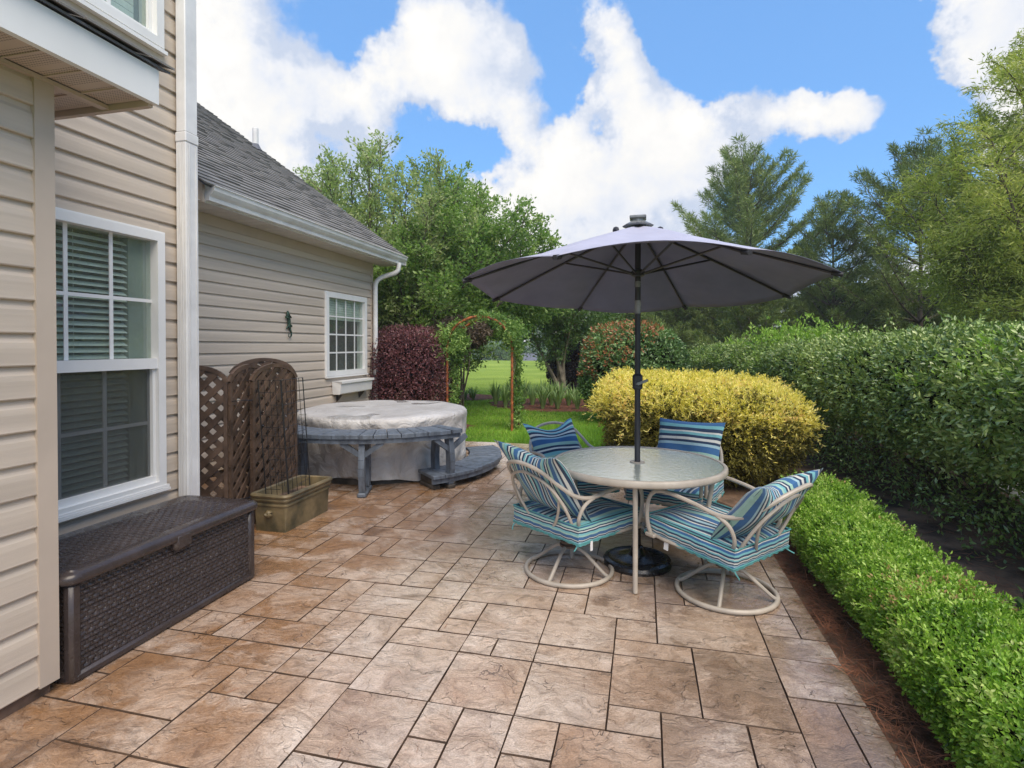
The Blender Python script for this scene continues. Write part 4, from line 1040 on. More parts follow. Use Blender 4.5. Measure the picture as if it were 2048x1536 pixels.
RC = 1.195; PH = R(-19.1); ZT = 1.895; TYs = -.052; HUBZ = 2.315
def prof_z(t):      # hub to tip
    return HUBZ-(HUBZ-ZT)*(t**1.12)
def canopy(off=0.):
    mb = MB(); na, nr = 8*12, 18; V = []; F = []; UV = []
    for i in range(nr+1):
        t = i/nr
        for k in range(na):
            ph = (k % 12)/12; a = PH+2*math.pi*k/na
            half = math.pi/8; pa = abs(ph-.5)*2   # 1 on a rib, 0 in the middle
            flat = math.cos(half)/math.cos((ph-.5)*2*half)
            hemin = 1-.006*(1-pa**2)*t**3; am = PH+2*math.pi*(k//12+.5)/8; fr_ = -math.sin(am)
            r_ = RC*t*flat*hemin
            z = prof_z(t)-.035*(1-pa**2)*math.sin(math.pi*min(t*1.0, 1))*.8+(.006+.050*fr_)*(1-pa**2)*t**3
            z += .006*math.sin(a*5+t*8)*t
            x, y = r_*math.cos(a), r_*math.sin(a)
            V.append((x, y, z+TYs*y+off)); UV.append((t, a))
    for i in range(nr):
        for k in range(na): F.append((i*na+k, i*na+(k+1) % na, (i+1)*na+(k+1) % na, (i+1)*na+k))
    mb.add(V[::1], [f[::-1] for f in F]); return mb
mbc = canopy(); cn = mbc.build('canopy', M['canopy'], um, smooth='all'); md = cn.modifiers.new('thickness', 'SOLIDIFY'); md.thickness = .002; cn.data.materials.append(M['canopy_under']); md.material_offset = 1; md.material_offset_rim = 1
def rib_pt(k, t, dz=-.018):
    a = PH+k*math.pi/4; r_ = RC*t; x, y = r_*math.cos(a), r_*math.sin(a); return Vector((x, y, prof_z(t)+TYs*y+dz))
for k in range(8):
    mb = MB(); mb.tube([rib_pt(k, t) for t in np.linspace(.03, .985, 12)], .0085, 6); rb = mb.build('rib', M['pole'], um, smooth=True)
    mb = MB(); mb.tube([Vector((.03*math.cos(PH+k*math.pi/4), .03*math.sin(PH+k*math.pi/4), 1.99)), rib_pt(k, .46, -.022)], .0075, 6); mb.build('strut', M['pole'], rb)
    mb = MB(); mb.tube([rib_pt(k, .955, -.020), rib_pt(k, 1.003, -.012)], .0145, 6); mb.build('rib_pocket', M['canopydark'], rb)
mb = MB(); mb.lathe([(.03, 0), (.045, .01), (.045, .04), (.03, .05)], (0, 0, 1.97), 16); mb.build('runner', M['pole'], um, smooth=True)
mb = MB(); mb.lathe([(.03, 0), (.05, .01), (.05, .05), (.03, .055)], (0, 0, 2.235), 16); mb.build('hub', M['pole'], um, smooth=True)
mb = MB(); mb.lathe([(.10, .0), (.105, .008), (.065, .03), (.045, .035), (.045, .05)], (0, 0, 2.312), 8); mb.build('finial', M['cap'], um)
mb = MB(); mb.rbox((-.055, -.055, 2.362), (.055, .055, 2.382), .005); mb.build('solar_panel', M['cap'], um)
for a in (R(13), R(193)):
    mb = MB()
    mb.tube([(.15*math.cos(a)-s*.12*math.sin(a), .15*math.sin(a)+s*.12*math.cos(a), 2.262+.03*math.cos(s*2.6)) for s in np.linspace(-.5, .5, 7)], [.004, .014, .019, .022, .019, .014, .004], 8); mb.build('vent_flap', M['canopydark'], um, smooth=True)

# ------------------------------------------------------------------ chairs
def pillow_mesh(wd, ht, th, seed, pinch=0., flop=0.):
    r = np.random.default_rng(seed); ph = r.uniform(0, 6, 4); mb = MB(); N = 22
    for sg in (1, -1):
        def f(u, v, sg=sg):
            s, t = 2*u-1, 2*v-1
            x = wd/2*s*(1-.075*(1-t*t)); z = ht/2*t*(1-.075*(1-s*s))
            prof = ((1-abs(s)**2.4)*(1-abs(t)**2.4))**.55
            y = sg*th/2*prof
            y += .012*math.sin(5*s+ph[0])*math.sin(4*t+ph[1])*prof
            y += flop*(max(0, t)**2)*(.3+.7*abs(s+.2))
            z -= pinch*(max(0, t))*(1-s*s)**2
            return (x, y, z+ht/2, s*wd*.95*1.6+.03*math.sin(3*t+ph[2])*.3, t)
        mb.grid(f, N, N, flip=(sg > 0))
    return mb
def swap_uv(mb):
    mb.uv = [(q[1]*.40, q[0]) for q in mb.uv]; return mb
def cushion_mesh(wd, dp, th, seed):
    """box cushion with softly domed top, stripes run front to back and round the sides"""
    r = np.random.default_rng(seed); a_, b2 = r.uniform(0, 6, 2); mb = MB(); N = 20
    def edge(s): return 1-abs(s)**8
    def topf(u, v):
        s, t = 2*u-1, 2*v-1; c = (abs(s)**10+abs(t)**10)
        x = wd/2*s*(1-.02*(1-edge(t))); y = dp/2*t*(1-.02*(1-edge(s)))
        return (x, y, th-.012*max(abs(s), abs(t))**8+.014*math.cos(s*1.5)*math.cos(t*1.5)+.006*math.sin(6*s+a_)*math.sin(5*t+b2), x*2.1+.01*math.sin(4*t), t)
    mb.grid(topf, N, N)
    mb.grid(lambda u, v: (wd/2*(2*u-1), dp/2*(2*v-1), 0, .02, 0), 6, 6, flip=True)
    for sx, sy in ((1, 0), (-1, 0), (0, 1), (0, -1)):
        def side(u, v, sx=sx, sy=sy):
            s = 2*u-1; bul = (.012*math.sin(math.pi*v)+.004*math.sin(9*s+a_)*v)*(1-s**8)
            z = v*(th+.002+.014*.07)+0
            if sx: 
                return (sx*(wd/2+bul), dp/2*s, z-.004*(1-v)*math.sin(20*s), .25+v*th*2.6*1.9, s)
            return (wd/2*s, sy*(dp/2+bul), z-.004*(1-v)*math.sin(20*s+1), .25+v*th*2.6*1.9, s)
        mb.grid(side, N, 5, flip=(sx < 0 or sy > 0))
    return mb
def make_chair(name_label):
    root = empty('swivel_chair', (0, 0, 0))
    mb = MB(); mb.tube([(.285*math.cos(a), .285*math.sin(a), .016) for a in np.linspace(0, 2*math.pi, 48, endpoint=False)], .0145, 10, closed=True); mb.build('base_ring', M['frame'], root, smooth=True)
    for k in range(4):
        a = math.pi/2*k+R(20); ca, sa = math.cos(a), math.sin(a)
        mb = MB(); mb.tube(spline([(.03*ca, .03*sa, .175), (.10*ca, .10*sa, .15), (.18*ca, .18*sa, .09), (.25*ca, .25*sa, .035), (.282*ca, .282*sa, .018)], 5), .012, 8); mb.build('spoke', M['frame'], root, smooth=True)
    mb = MB(); mb.lathe([(.035, .155), (.06, .165), (.062, .178), (.05, .185), (.058, .195), (.058, .205), (.035, .215), (.032, .25), (.045, .26), (.045, .275)], (0, 0, 0), 24); mb.build('swivel_hub', M['hubbrown'], root, smooth=True)
    mb = MB(); mb.bar((-.16, -.06, .283), (.16, -.06, .283), .04, .014); mb.bar((-.16, .08, .283), (.16, .08, .283), .04, .014); mb.bar((-.02, -.2, .272), (-.02, .22, .272), .1, .008); mb.build('seat_plate', M['hubbrown'], root)
    # seat loop
    loop = spline([(.25, .25, .30), (.27, 0, .295), (.25, -.24, .30), (0, -.27, .302), (-.25, -.24, .30), (-.27, 0, .295), (-.25, .25, .30), (0, .27, .302)], 5, closed=True)
    mb = MB(); mb.tube(loop, .011, 8, closed=True); mb.build('seat_frame', M['frame'], root, smooth=True)
    # arms flow into the back hoop
    half = [(.275, .235, .285), (.292, .262, .38), (.296, .265, .50), (.296, .225, .570), (.296, .14, .588), (.294, -.02, .575), (.286, -.16, .552), (.262, -.27, .572), (.225, -.36, .64), (.15, -.435, .72), (.0, -.465, .752)]
    pts = spline(half+[(-x, y, z) for x, y, z in half[-2::-1]], 5)
    mb = MB(); mb.tube(pts, .0125, 8); mb.build('arm_and_back_hoop', M['frame'], root, smooth=True)
    h2 = [(.20, -.22, .29), (.232, -.27, .40), (.218, -.34, .54), (.15, -.40, .645), (0, -.425, .688)]
    mb = MB(); mb.tube(spline(h2+[(-x, y, z) for x, y, z in h2[-2::-1]], 5), .0095, 8); mb.build('back_hoop', M['frame'], root, smooth=True)
    h3 = [(.215, -.29, .43), (.13, -.33, .49), (.03, -.35, .53), (.0, -.355, .535)]
    mb = MB(); mb.tube(spline([(.0, -.26, .30), (.10, -.29, .36), (.17, -.32, .46), (.205, -.345, .56)], 5), .0085, 8); mb.tube(spline([(-.0, -.26, .30), (-.10, -.29, .36), (-.17, -.32, .46), (-.205, -.345, .56)], 5), .0085, 8)
    mb.build('back_scroll', M['frame'], root, smooth=True)
    for sg in (-1, 1):
        mb = MB(); mb.tube(spline([(sg*.288, -.14, .553), (sg*.285, -.225, .51), (sg*.265, -.25, .42), (sg*.24, -.20, .33), (sg*.2, -.12, .29)], 5), .011, 8); mb.build('side_brace', M['frame'], root, smooth=True)
        mb = MB(); mb.rbox((sg*.28-.02, .205, .288), (sg*.28+.02, .27, .312), .006); mb.build('arm_bracket', M['frame'], root)
    for o in root.children:
        if o.name.split('.')[0] in ('base_ring', 'spoke', 'swivel_hub'): o.location.y = -.08
        else: o.scale = (1.07, 1.06, 1.03)
    return root
def copy_tree(o, parent=None):
    c = o.copy(); COL.objects.link(c)
    if parent is not None: c.parent = parent
    for ch_ in o.children: copy_tree(ch_, c)
    return c
proto = make_chair('x')
M['tagwhite'] = mat('care_tag', (.8, .8, .8), .6, .03)
M['aqua'] = mat('aqua_binding', (.10, .33, .34), .8, .1)
CH = [ # x, y, heading of forward (deg from +x world), seat turn, label
 (-.483, 3.64, 37+13.5, 'taupe swivel patio chair in front left of the table seen from behind, striped cushions'),
 (.489, 3.53, 131+13.5, 'taupe swivel patio chair in front right of the table with slouched striped pillow'),
 (.28, 4.62, -125+13.5, 'taupe swivel patio chair behind the table beside the golden shrub'),
 (-.64, 4.76, -75+13.5, 'taupe swivel patio chair behind left of the table facing the camera')]
cl = ['left front striped seat cushion on the chair seen from behind', 'right front striped seat cushion with white tag hanging below', 'striped seat cushion half hidden behind the table on the right rear chair', 'striped seat cushion half hidden behind the table on the left rear chair']
pls = ['striped back pillow with pointed top corner on the left front chair', 'folded striped pillow slumped against the right front chair back', 'wide upright striped pillow on the rear chair by the golden shrub', 'small sagging striped pillow on the left rear chair']
pp = [ # width, height, thickness, lean deg, y, z, yaw, roll, pinch, swap
 (.56, .58, .15, 33, -.19, .405, 4, 4, .07, 0), (.54, .54, .17, 38, -.17, .40, -6, -8, .09, 0), (.56, .50, .14, 25, -.22, .40, 0, 0, .0, 1), (.50, .47, .12, 30, -.25, .40, 5, 3, .09, 1)]
for i, (x, y, hd, lab) in enumerate(CH):
    x += .08*math.cos(R(hd)); y += .08*math.sin(R(hd))
    c = proto if i == 0 else copy_tree(proto)
    c.location = (x, y, 0.001); c.rotation_euler = (0, 0, R(hd-90)); tag(c, lab, 'chair', 'swivel chairs round the patio table')
    rc = R((0, 5, 0, 0)[i]); pv = Vector((0, -.08, .28)); Rc = Matrix.Translation(pv) @ Matrix.Rotation(rc, 4, 'X') @ Matrix.Translation(-pv)
    if rc:
        for o in c.children:
            if o.name.split('.')[0] not in ('base_ring', 'spoke', 'swivel_hub'): o.location = Rc @ Vector((0, 0, 0)); o.rotation_euler = (rc, 0, 0)
    dr = Matrix.Translation((x, y, 0)) @ Matrix.Rotation(R(hd-90), 4, 'Z') @ Rc
    cu = empty('seat_cushion', (0, 0, 0), cl[i], 'seat cushion', 'striped seat cushions'); cu.matrix_world = dr @ Matrix.Translation((0, -.01, .309)) @ Matrix.Rotation(R((3, -4, 2, 0)[i]), 4, 'Z')
    cushion_mesh(.60, .60, .100, 20+i).build('pad', M['stripe'], cu, smooth=True)
    pp_ = MB()
    pts = [(sx*.303, sy*.303, .106) for sx, sy in ((-1, -1), (1, -1), (1, 1), (-1, 1))]
    ring = []
    for a, b_ in zip(pts, pts[1:]+pts[:1]): ring += [Vector(a).lerp(Vector(b_), t/6) for t in range(6)]
    pp_.tube(ring, .0045, 5, closed=True); pp_.tube([(p.x, p.y, .002) for p in ring], .0045, 5, closed=True); pp_.build('piping', M['aqua'], cu, smooth=True)
    ru = MB(); hw_ = .304; fr2 = np.random.default_rng(60+i).uniform(.5, 1.2, (4, 41))
    for e_, (ox, oy, dx, dy) in enumerate(((-hw_, -hw_, 1, 0), (hw_, -hw_, 0, 1), (-hw_, -hw_, 0, 1), (-hw_, hw_, 1, 0))):
        ru.grid(lambda u, v: (ox+dx*2*hw_*u+.002*math.sin(50*u), oy+dy*2*hw_*u+.002*math.sin(57*u), -.013*(1-v)*fr2[e_][int(u*40)]), 40, 1)
    ru.build('frayed_skirt', M['aqua'], cu)
    if i in (1, 0):
        tg = MB(); sx = -.304 if i == 1 else .304; tg.box((sx-.002, (.12 if i == 1 else -.2), -.06), (sx+.002, (.15 if i == 1 else -.18), 0)); tg.build('care_tag', M['tagwhite'], cu)
    tie = MB(); tie.tube(spline([(.27, -.28, 0), (.29, -.31, -.02), (.30, -.34, -.03)], 4), .004, 4); tie.build('tie', M['aqua'], cu); tie = MB(); tie.tube(spline([(-.27, -.28, 0), (-.29, -.31, -.02), (-.28, -.33, -.05)], 4), .004, 4); tie.build('tie', M['aqua'], cu)
    w_, h_, t_, ln, py_, pz_, yw, rl, pin, sw = pp[i]
    pm = pillow_mesh(w_, h_, t_, 40+i, pin, -.05 if i in (0, 3) else 0)
    if sw: swap_uv(pm)
    po = pm.build('back_pillow', M['stripe'], None, smooth=True); tag(po, pls[i], 'pillow', 'striped back pillows')
    po.matrix_world = dr @ Matrix.Translation((0, py_+.02, pz_+.012)) @ Matrix.Rotation(R(yw), 4, 'Z') @ Matrix.Rotation(R(ln), 4, 'X') @ Matrix.Rotation(R(rl), 4, 'Y')

# ------------------------------------------------------------------ arbor with vine
ar = empty('garden_arbor', (-2.9, 9.85, 0), 'rusty orange metal garden arch at the lawn edge behind the spa', 'arbor')
ax0, ax1 = -.635, .60
def arch_pts(y, r_off=0):
    P = [(ax0, y, -.05), (ax0, y, 1.45)]
    cx = (ax0+ax1)/2; rx = (ax1-ax0)/2
    for k in range(1, 12): a = math.pi-k*math.pi/12; P.append((cx+rx*math.cos(a), y, 1.48+.56*math.sin(a)))
    return P+[(ax1, y, 1.45), (ax1, y, -.05)]
for y in (-.27, .27):
    mb = MB(); mb.tube(arch_pts(y), .023, 8); mb.build('arch_hoop', M['rust'], ar, smooth=True)
ap = arch_pts(0)
for i in list(range(2, 14, 2)):
    p = ap[i]; mb = MB(); mb.bar((p[0], -.27, p[2]), (p[0], .27, p[2]), .012, .012, (0, 0, 1)); mb.build('crossbar', M['black'], ar)
for x in (ax0, ax1):
    for z in (.3, .65, 1.0, 1.35):
        mb = MB(); mb.tube([(x, -.27, z), (x, .27, z)], .007, 6); mb.build('crossbar', M['rust'], ar)
def vine():
    o = empty('climbing_vine', (-2.9, 9.85, 0), 'leafy green climbing vine covering both posts and crown of the rusty arch', 'vine')
    pts = []; dens = []
    for _ in range(520):
        right = rng.random() < .5; z = rng.uniform(.0, 1.5); x = ax1 if right else ax0
        pts.append((x+.02+rng.normal()*.04, rng.uniform(-.17, .3), z))
    for _ in range(520):
        t = rng.uniform(-.05, 1.05); 
        if .38 < t < .5 and rng.random() < .55: continue
        if .14 < t < .5 and rng.random() < .72: continue
        a = math.pi*(1-t); pts.append(((ax0+ax1)/2+.64*math.cos(a)+rng.normal()*.055, rng.uniform(-.36, .33), 1.48+.58*math.sin(a)+rng.normal()*.05))
    for _ in range(620): pts.append((ax0+.0+rng.normal()*.13, rng.normal()*.2, 1.55+rng.normal()*.15))
    for _ in range(200): pts.append((ax1-.06+rng.normal()*.12, rng.normal()*.2, 1.68+rng.normal()*.12))
    P = np.repeat(np.array(pts), 7, 0); P += rnd(len(P))*.02
    leaves('foliage', P, rnd(len(P))+[0, 0, -.2], .07, .026, LF['vine'], o)
    mb = MB()
    for k in range(10):
        x = (ax0, ax1)[k % 2]; ph = k*.7; mb.tube([(x+.03*math.sin(z*6+ph), .22*math.cos(z*3+ph), z) for z in np.linspace(0, 1.6, 14)], .006, 5)
    mb.build('stem', M['bark'], o)
vine()

# ------------------------------------------------------------------ shrubs and hedges
def shell(center_fn, n, k, L, W, name, m, root, spread=.9, jit=.03, outw=.4, smooth_frac=1.0):
    """n sprigs of k leaves; center_fn(n) -> points and outward directions"""
    P, O = center_fn(n)
    P = np.repeat(P, k, 0); O = np.repeat(O, k, 0)
    Dr = unit(O+rnd(len(P))*spread); base = P+O*rng.uniform(-.5, 1, (len(P), 1))*outw*L+rnd(len(P))*jit
    return leaves(name, base, Dr, L, W, m, root, N=O)
def blob_fn(c, rad, e=2.6, zmin=-1., seed=1, bump=.09, freq=5, depth=.12, topw=0.):
    c = np.array(c, float); rad = np.array(rad, float)
    def f(n):
        d = unit(rnd(int(n*1.8))); 
        d = d[d[:, 2] > zmin]; 
        if topw: d = d[rng.random(len(d)) < (1-topw+topw*(d[:, 2]*.5+.5))]
        d = d[:n]
        s = (np.abs(d)**e).sum(1)**(-1/e)
        q = d*s[:, None]*rad
        nz_ = snoise(q, freq, seed)*bump
        q = q*(1+nz_-rng.exponential(depth, len(q)).clip(0, .45))[:, None]
        return q+c, unit(d/rad)
    return f
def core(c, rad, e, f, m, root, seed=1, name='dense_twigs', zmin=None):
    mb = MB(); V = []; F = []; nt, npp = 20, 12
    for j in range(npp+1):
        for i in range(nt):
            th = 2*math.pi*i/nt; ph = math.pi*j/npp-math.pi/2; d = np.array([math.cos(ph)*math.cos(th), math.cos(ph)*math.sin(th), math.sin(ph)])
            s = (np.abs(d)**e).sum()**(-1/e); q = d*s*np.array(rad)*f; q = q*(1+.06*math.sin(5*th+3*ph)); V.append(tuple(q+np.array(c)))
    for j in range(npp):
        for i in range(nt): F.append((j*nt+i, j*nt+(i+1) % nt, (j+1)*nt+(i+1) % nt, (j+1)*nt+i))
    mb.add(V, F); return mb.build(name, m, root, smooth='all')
def stems(root, base, top_fn, n, r, m, seed, name='branch', seg=5):
    rr = random.Random(seed); mb = MB()
    for k in range(n):
        p0 = Vector(base)+Vector((rr.gauss(0, .06), rr.gauss(0, .06), 0)); p1 = Vector(top_fn(rr)); md_ = p0.lerp(p1, .5)+Vector((rr.gauss(0, .08), rr.gauss(0, .08), rr.uniform(0, .1)))
        P = spline([p0, md_, p1], seg); mb.tube(P, np.linspace(r, r*.35, len(P)), 6)
    return mb.build(name, m, root, smooth=True)

# purple loropetalum
def local(root_loc, fn):
    L0 = np.array(root_loc)
    def g(n):
        P, O = fn(n); return P-L0, O
    return g
pc = (-4.32, 9.62, 0)
pr_ = empty('purple_shrub', pc, 'clipped round burgundy leaved shrub against the corner of the house', 'shrub')
shell(blob_fn((0, 0, .93), (.74, .72, .88), 3.2, -.95, 3, .05, 6, .05), 6500, 6, .045, .024, 'foliage', LF['purple'], pr_)
core((0, 0, .9), (.72, .70, .84), 3.2, .86, M['corepurple'], pr_)
# dusky maple
jc = (-3.75, 10.9, 0)
jm = empty('dusky_maple', jc, 'small dusky dark leaved maple behind the left post of the arch', 'tree')
shell(blob_fn((0, 0, 1.78), (.62, .5, .32), 2, -1, 4, .2, 5, .2), 900, 6, .085, .035, 'crown', LF['jmaple'], jm)
stems(jm, (0, 0, -.04), lambda r_: (r_.gauss(0, .3), r_.gauss(0, .25), 1.8), 6, .025, M['bark'], 4, 'trunk')
# golden thread cypress
gc = (.62, 6.85, 0)
gs = empty('golden_cypress', gc, 'bright yellow golden thread cypress with flat clipped top behind the table', 'shrub')
def gold_fn(n):
    P, O = blob_fn((0, 0, .69), (1.12, 1.0, .44), 4.5, -.15, 8, .13, 3.2, .06, .6)(n); P[:, 2] -= .10*np.clip((-P[:, 1])/1.0, -1, 1)-.02
    P[:, 2] -= .09*P[:, 0]; return P, O
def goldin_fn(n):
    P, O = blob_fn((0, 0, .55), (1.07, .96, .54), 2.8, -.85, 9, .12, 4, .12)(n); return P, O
def fronds(P, O, k, ln, L, W, m, root, name, lift=.25):
    n = len(P); D_ = unit(O*.9+rnd(n)*.55+[0, 0, lift]); l_ = ln*rng.uniform(.5, 1.4, n)
    T_ = rng.random((n, k)); B = P[:, None]+D_[:, None]*(l_[:, None]*T_)[..., None]; B[..., 2] -= (T_**2*l_[:, None])*.25
    B = B.reshape(-1, 3); DD = np.repeat(D_, k, 0)*.9+rnd(n*k)*.55
    return leaves(name, B, DD, L, W, m, root)
P, O = gold_fn(9500); pr0 = 1/(1+np.exp(-((P[:, 2]-.80+.30*snoise(P, 4, 77)+.09*P[:, 0])/.06))); keep = rng.random(len(P)) < pr0; P = P[keep]; O = O[keep]
fronds(P, O, 12, .17, .046, .012, LF['gold'], gs, 'golden_foliage')
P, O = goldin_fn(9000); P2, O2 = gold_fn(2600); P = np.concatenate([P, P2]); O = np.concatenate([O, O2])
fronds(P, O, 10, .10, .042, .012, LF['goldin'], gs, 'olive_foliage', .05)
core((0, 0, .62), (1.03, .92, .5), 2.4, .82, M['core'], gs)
stems(gs, (.1, -.1, -.04), lambda r_: (r_.uniform(-.9, .9), r_.uniform(-.7, .7), r_.uniform(.4, .7)), 26, .035, M['bark'], 6)
gs.scale = (.97, 1, .90)
# photinia
fc = (-.2, 11.3, 0)
ph_ = empty('red_tip_shrub', fc, 'rounded green shrub with reddish bronze new leaves between the pole and the lawn', 'shrub')
shell(blob_fn((0, 0, 1.0), (1.02, .9, .92), 2.5, -.7, 5, .08, 4, .06), 4200, 6, .075, .034, 'foliage', LF['photinia'], ph_)
def red_fn(n):
    P, O = blob_fn((0, 0, 1.03), (1.03, .91, .93), 2.5, -.2, 5, .08, 4, .02)(n*3); k = .8*snoise(P, 3.5, 8)-.7*P[:, 0]-.5*P[:, 1]+.9*(P[:, 2]-1.2) > .45; return P[k][:n], O[k][:n]
shell(red_fn, 330, 5, .07, .03, 'bronze_new_leaves', LF['red'], ph_)
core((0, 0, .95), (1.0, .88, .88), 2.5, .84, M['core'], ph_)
# dark purple shrub by the crape myrtle
dc = (-2.0, 18.3, 0)
dp_ = empty('dark_plum_shrub', dc, 'very dark plum coloured shrub behind the crape myrtle trunks', 'shrub')
shell(blob_fn((0, 0, .85), (1.15, .8, 1.0), 2.2, -.8, 5, .12, 4, .08), 2600, 5, .09, .045, 'foliage', LF['darkpurple'], dp_)
core((0, 0, .8), (1.1, .8, .95), 2.2, .85, M['corepurple'], dp_)

# big green hedge: a chain of shrubs grown together
HP = [(3.75, 1.6), (3.45, 3.2), (3.28, 4.7), (3.12, 6.3), (2.98, 8.0), (2.75, 10.0), (2.45, 12.2), (2.0, 14.6)]
def hedge_path(s):   # s in 0..1
    a = np.array(HP); d = np.concatenate([[0], np.cumsum(np.linalg.norm(np.diff(a, axis=0), axis=1))]); t = s*d[-1]
    x = np.interp(t, d, a[:, 0]); y = np.interp(t, d, a[:, 1]); ta = np.interp(np.minimum(t+.3, d[-1]), d, a[:, 0])-np.interp(np.maximum(t-.3, 0), d, a[:, 0]); tb = np.interp(np.minimum(t+.3, d[-1]), d, a[:, 1])-np.interp(np.maximum(t-.3, 0), d, a[:, 1])
    T = unit(np.stack([ta, tb], 1)); return x, y, T, t, d[-1]
def hedge_fn(n, bias=1.6, shrink=1., dep=.09, hseed=31):
    s = rng.random(n)**bias; x, y, T, t, Ltot = hedge_path(s)
    phi = rng.uniform(-1.02, math.pi+1.02, n)     # 0 = away (+side) .. pi = patio side
    ew = np.clip(np.minimum(t+.4, Ltot-t+.3)/.8, .3, 1)**.5
    hw = 1.08*ew*(1+.06*np.sin(t*1.1)); hh = .64+.05*np.sin(t*1.3+1)-.02*t/2; cz = 1.03
    e = 3.0; c, s_ = np.cos(phi), np.sin(phi); q = (np.abs(c)**e+np.abs(s_)**e)**(-1/e)
    dx = c*q*hw*shrink; dz = s_*q*hh*shrink
    N2 = np.stack([T[:, 1], -T[:, 0]], 1)
    P = np.stack([x+N2[:, 0]*dx, y+N2[:, 1]*dx, cz+dz], 1); O = unit(np.stack([N2[:, 0]*c/1.0, N2[:, 1]*c, s_], 1))
    nz_ = snoise(P, 3.2, hseed)*.11+snoise(P, 1.1, hseed+1)*.06+snoise(P, 8, hseed+2)*.035
    P = P+O*(nz_-rng.exponential(dep, n).clip(0, .5))[:, None]
    low = P[:, 2] < .55; P[low] += O[low]*-.1
    return P, O
hg = empty('evergreen_hedge', (3.1, 6, 0), 'tall dense glossy green hedge running along the right side of the garden', 'hedge')
hl = (3.1, 6, 0)
P, O = hedge_fn(24000); P = P-np.array(hl)
near = P[:, 1] < 1.5
for nm, sel, k, L_, W_ in (('foliage', near, 7, .050, .024), ('foliage', ~near, 6, .055, .026)):
    Pn = np.repeat(P[sel], k, 0); On = np.repeat(O[sel], k, 0)
    leaves(nm, Pn+rnd(len(Pn))*.022, On*.7+rnd(len(Pn))*.8+[0, 0, .15], L_, W_, LF['holly'], hg, N=On)
Ps, Os = hedge_fn(900, dep=.0); Ps = Ps-np.array(hl); kk = Os[:, 2] > -.2; Ps, Os = Ps[kk], Os[kk]; Ds = unit(Os+rnd(len(Ps))*.4+[0, 0, .5]); Ts = rng.random((len(Ps), 12)); ln_ = rng.uniform(.08, .24, len(Ps))
Bs = (Ps[:, None]+Ds[:, None]*(Ts*ln_[:, None])[..., None]).reshape(-1, 3); leaves('stray_shoots', Bs, np.repeat(Ds, 12, 0)+rnd(len(Bs))*.8, .048, .021, LF['holly'], hg)
P, O = hedge_fn(5000, dep=.03); k = (O[:, 2] > .2) & (snoise(P, 2.2, 5) > -.1); P = P[k]-np.array(hl); O = O[k]; P = np.repeat(P, 4, 0); O = np.repeat(O, 4, 0)
leaves('new_growth', P+rnd(len(P))*.02+O*.02, O+rnd(len(P))*.5+[0, 0, .3], .042, .018, LF['lime'], hg, N=O)
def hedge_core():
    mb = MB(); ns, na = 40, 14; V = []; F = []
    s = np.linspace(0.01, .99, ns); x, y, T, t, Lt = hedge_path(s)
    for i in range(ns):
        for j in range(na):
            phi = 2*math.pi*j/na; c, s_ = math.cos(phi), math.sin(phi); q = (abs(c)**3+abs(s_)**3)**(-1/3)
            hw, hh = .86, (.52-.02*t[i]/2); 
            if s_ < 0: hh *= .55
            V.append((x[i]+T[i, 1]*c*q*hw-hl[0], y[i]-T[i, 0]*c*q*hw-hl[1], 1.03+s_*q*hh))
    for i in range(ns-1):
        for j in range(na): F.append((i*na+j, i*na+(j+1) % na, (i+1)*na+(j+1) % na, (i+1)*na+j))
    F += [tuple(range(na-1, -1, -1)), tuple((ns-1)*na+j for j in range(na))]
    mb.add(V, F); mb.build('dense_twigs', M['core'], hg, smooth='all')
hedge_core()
P, O = hedge_fn(8500, 1.6, .95, .2, 44); P[:, 2] = np.where(P[:, 2] > .75, rng.uniform(.06, .6, len(P)), P[:, 2]); P = P-np.array(hl); P = np.repeat(P, 5, 0)
leaves('lower_foliage', P+rnd(len(P))*.06, rnd(len(P)), .045, .02, LF['holly'], hg)
rr = random.Random(12)
for k in range(11):
    s = .04+k*.085; x, y, T, t, _ = hedge_path(np.array([s])); bx, by = x[0]-.15-hl[0]+rr.gauss(0, .1), y[0]-hl[1]
    stems(hg, (bx, by, -.04), lambda r_: (bx+r_.uniform(-.85, .5), by+r_.uniform(-.6, .6), r_.uniform(.7, 1.1)), 7, .028, M['bark'], 50+k, 'trunk')
# light sprouts over the far hedge
sp_ = empty('lime_sprouts', (2.6, 10.3, 0), 'light green shoots sticking up out of the back of the tall hedge', 'shrub')
P = np.array([2.6, 10.3, 1.62])-np.array([2.6, 10.3, 0])+rng.normal(size=(260, 3))*[.42, .35, .14]; P[:, 2] = np.abs(P[:, 2]-1.5)+1.5; P = np.repeat(P, 9, 0)
leaves('foliage', P+rnd(len(P))*.03, rnd(len(P))*.6+[0, 0, .9], .07, .025, LF['lime'], sp_)
stems(sp_, (0, 0, .8), lambda r_: (r_.gauss(0, .35), r_.gauss(0, .3), 1.7), 14, .012, M['twig'], 9)

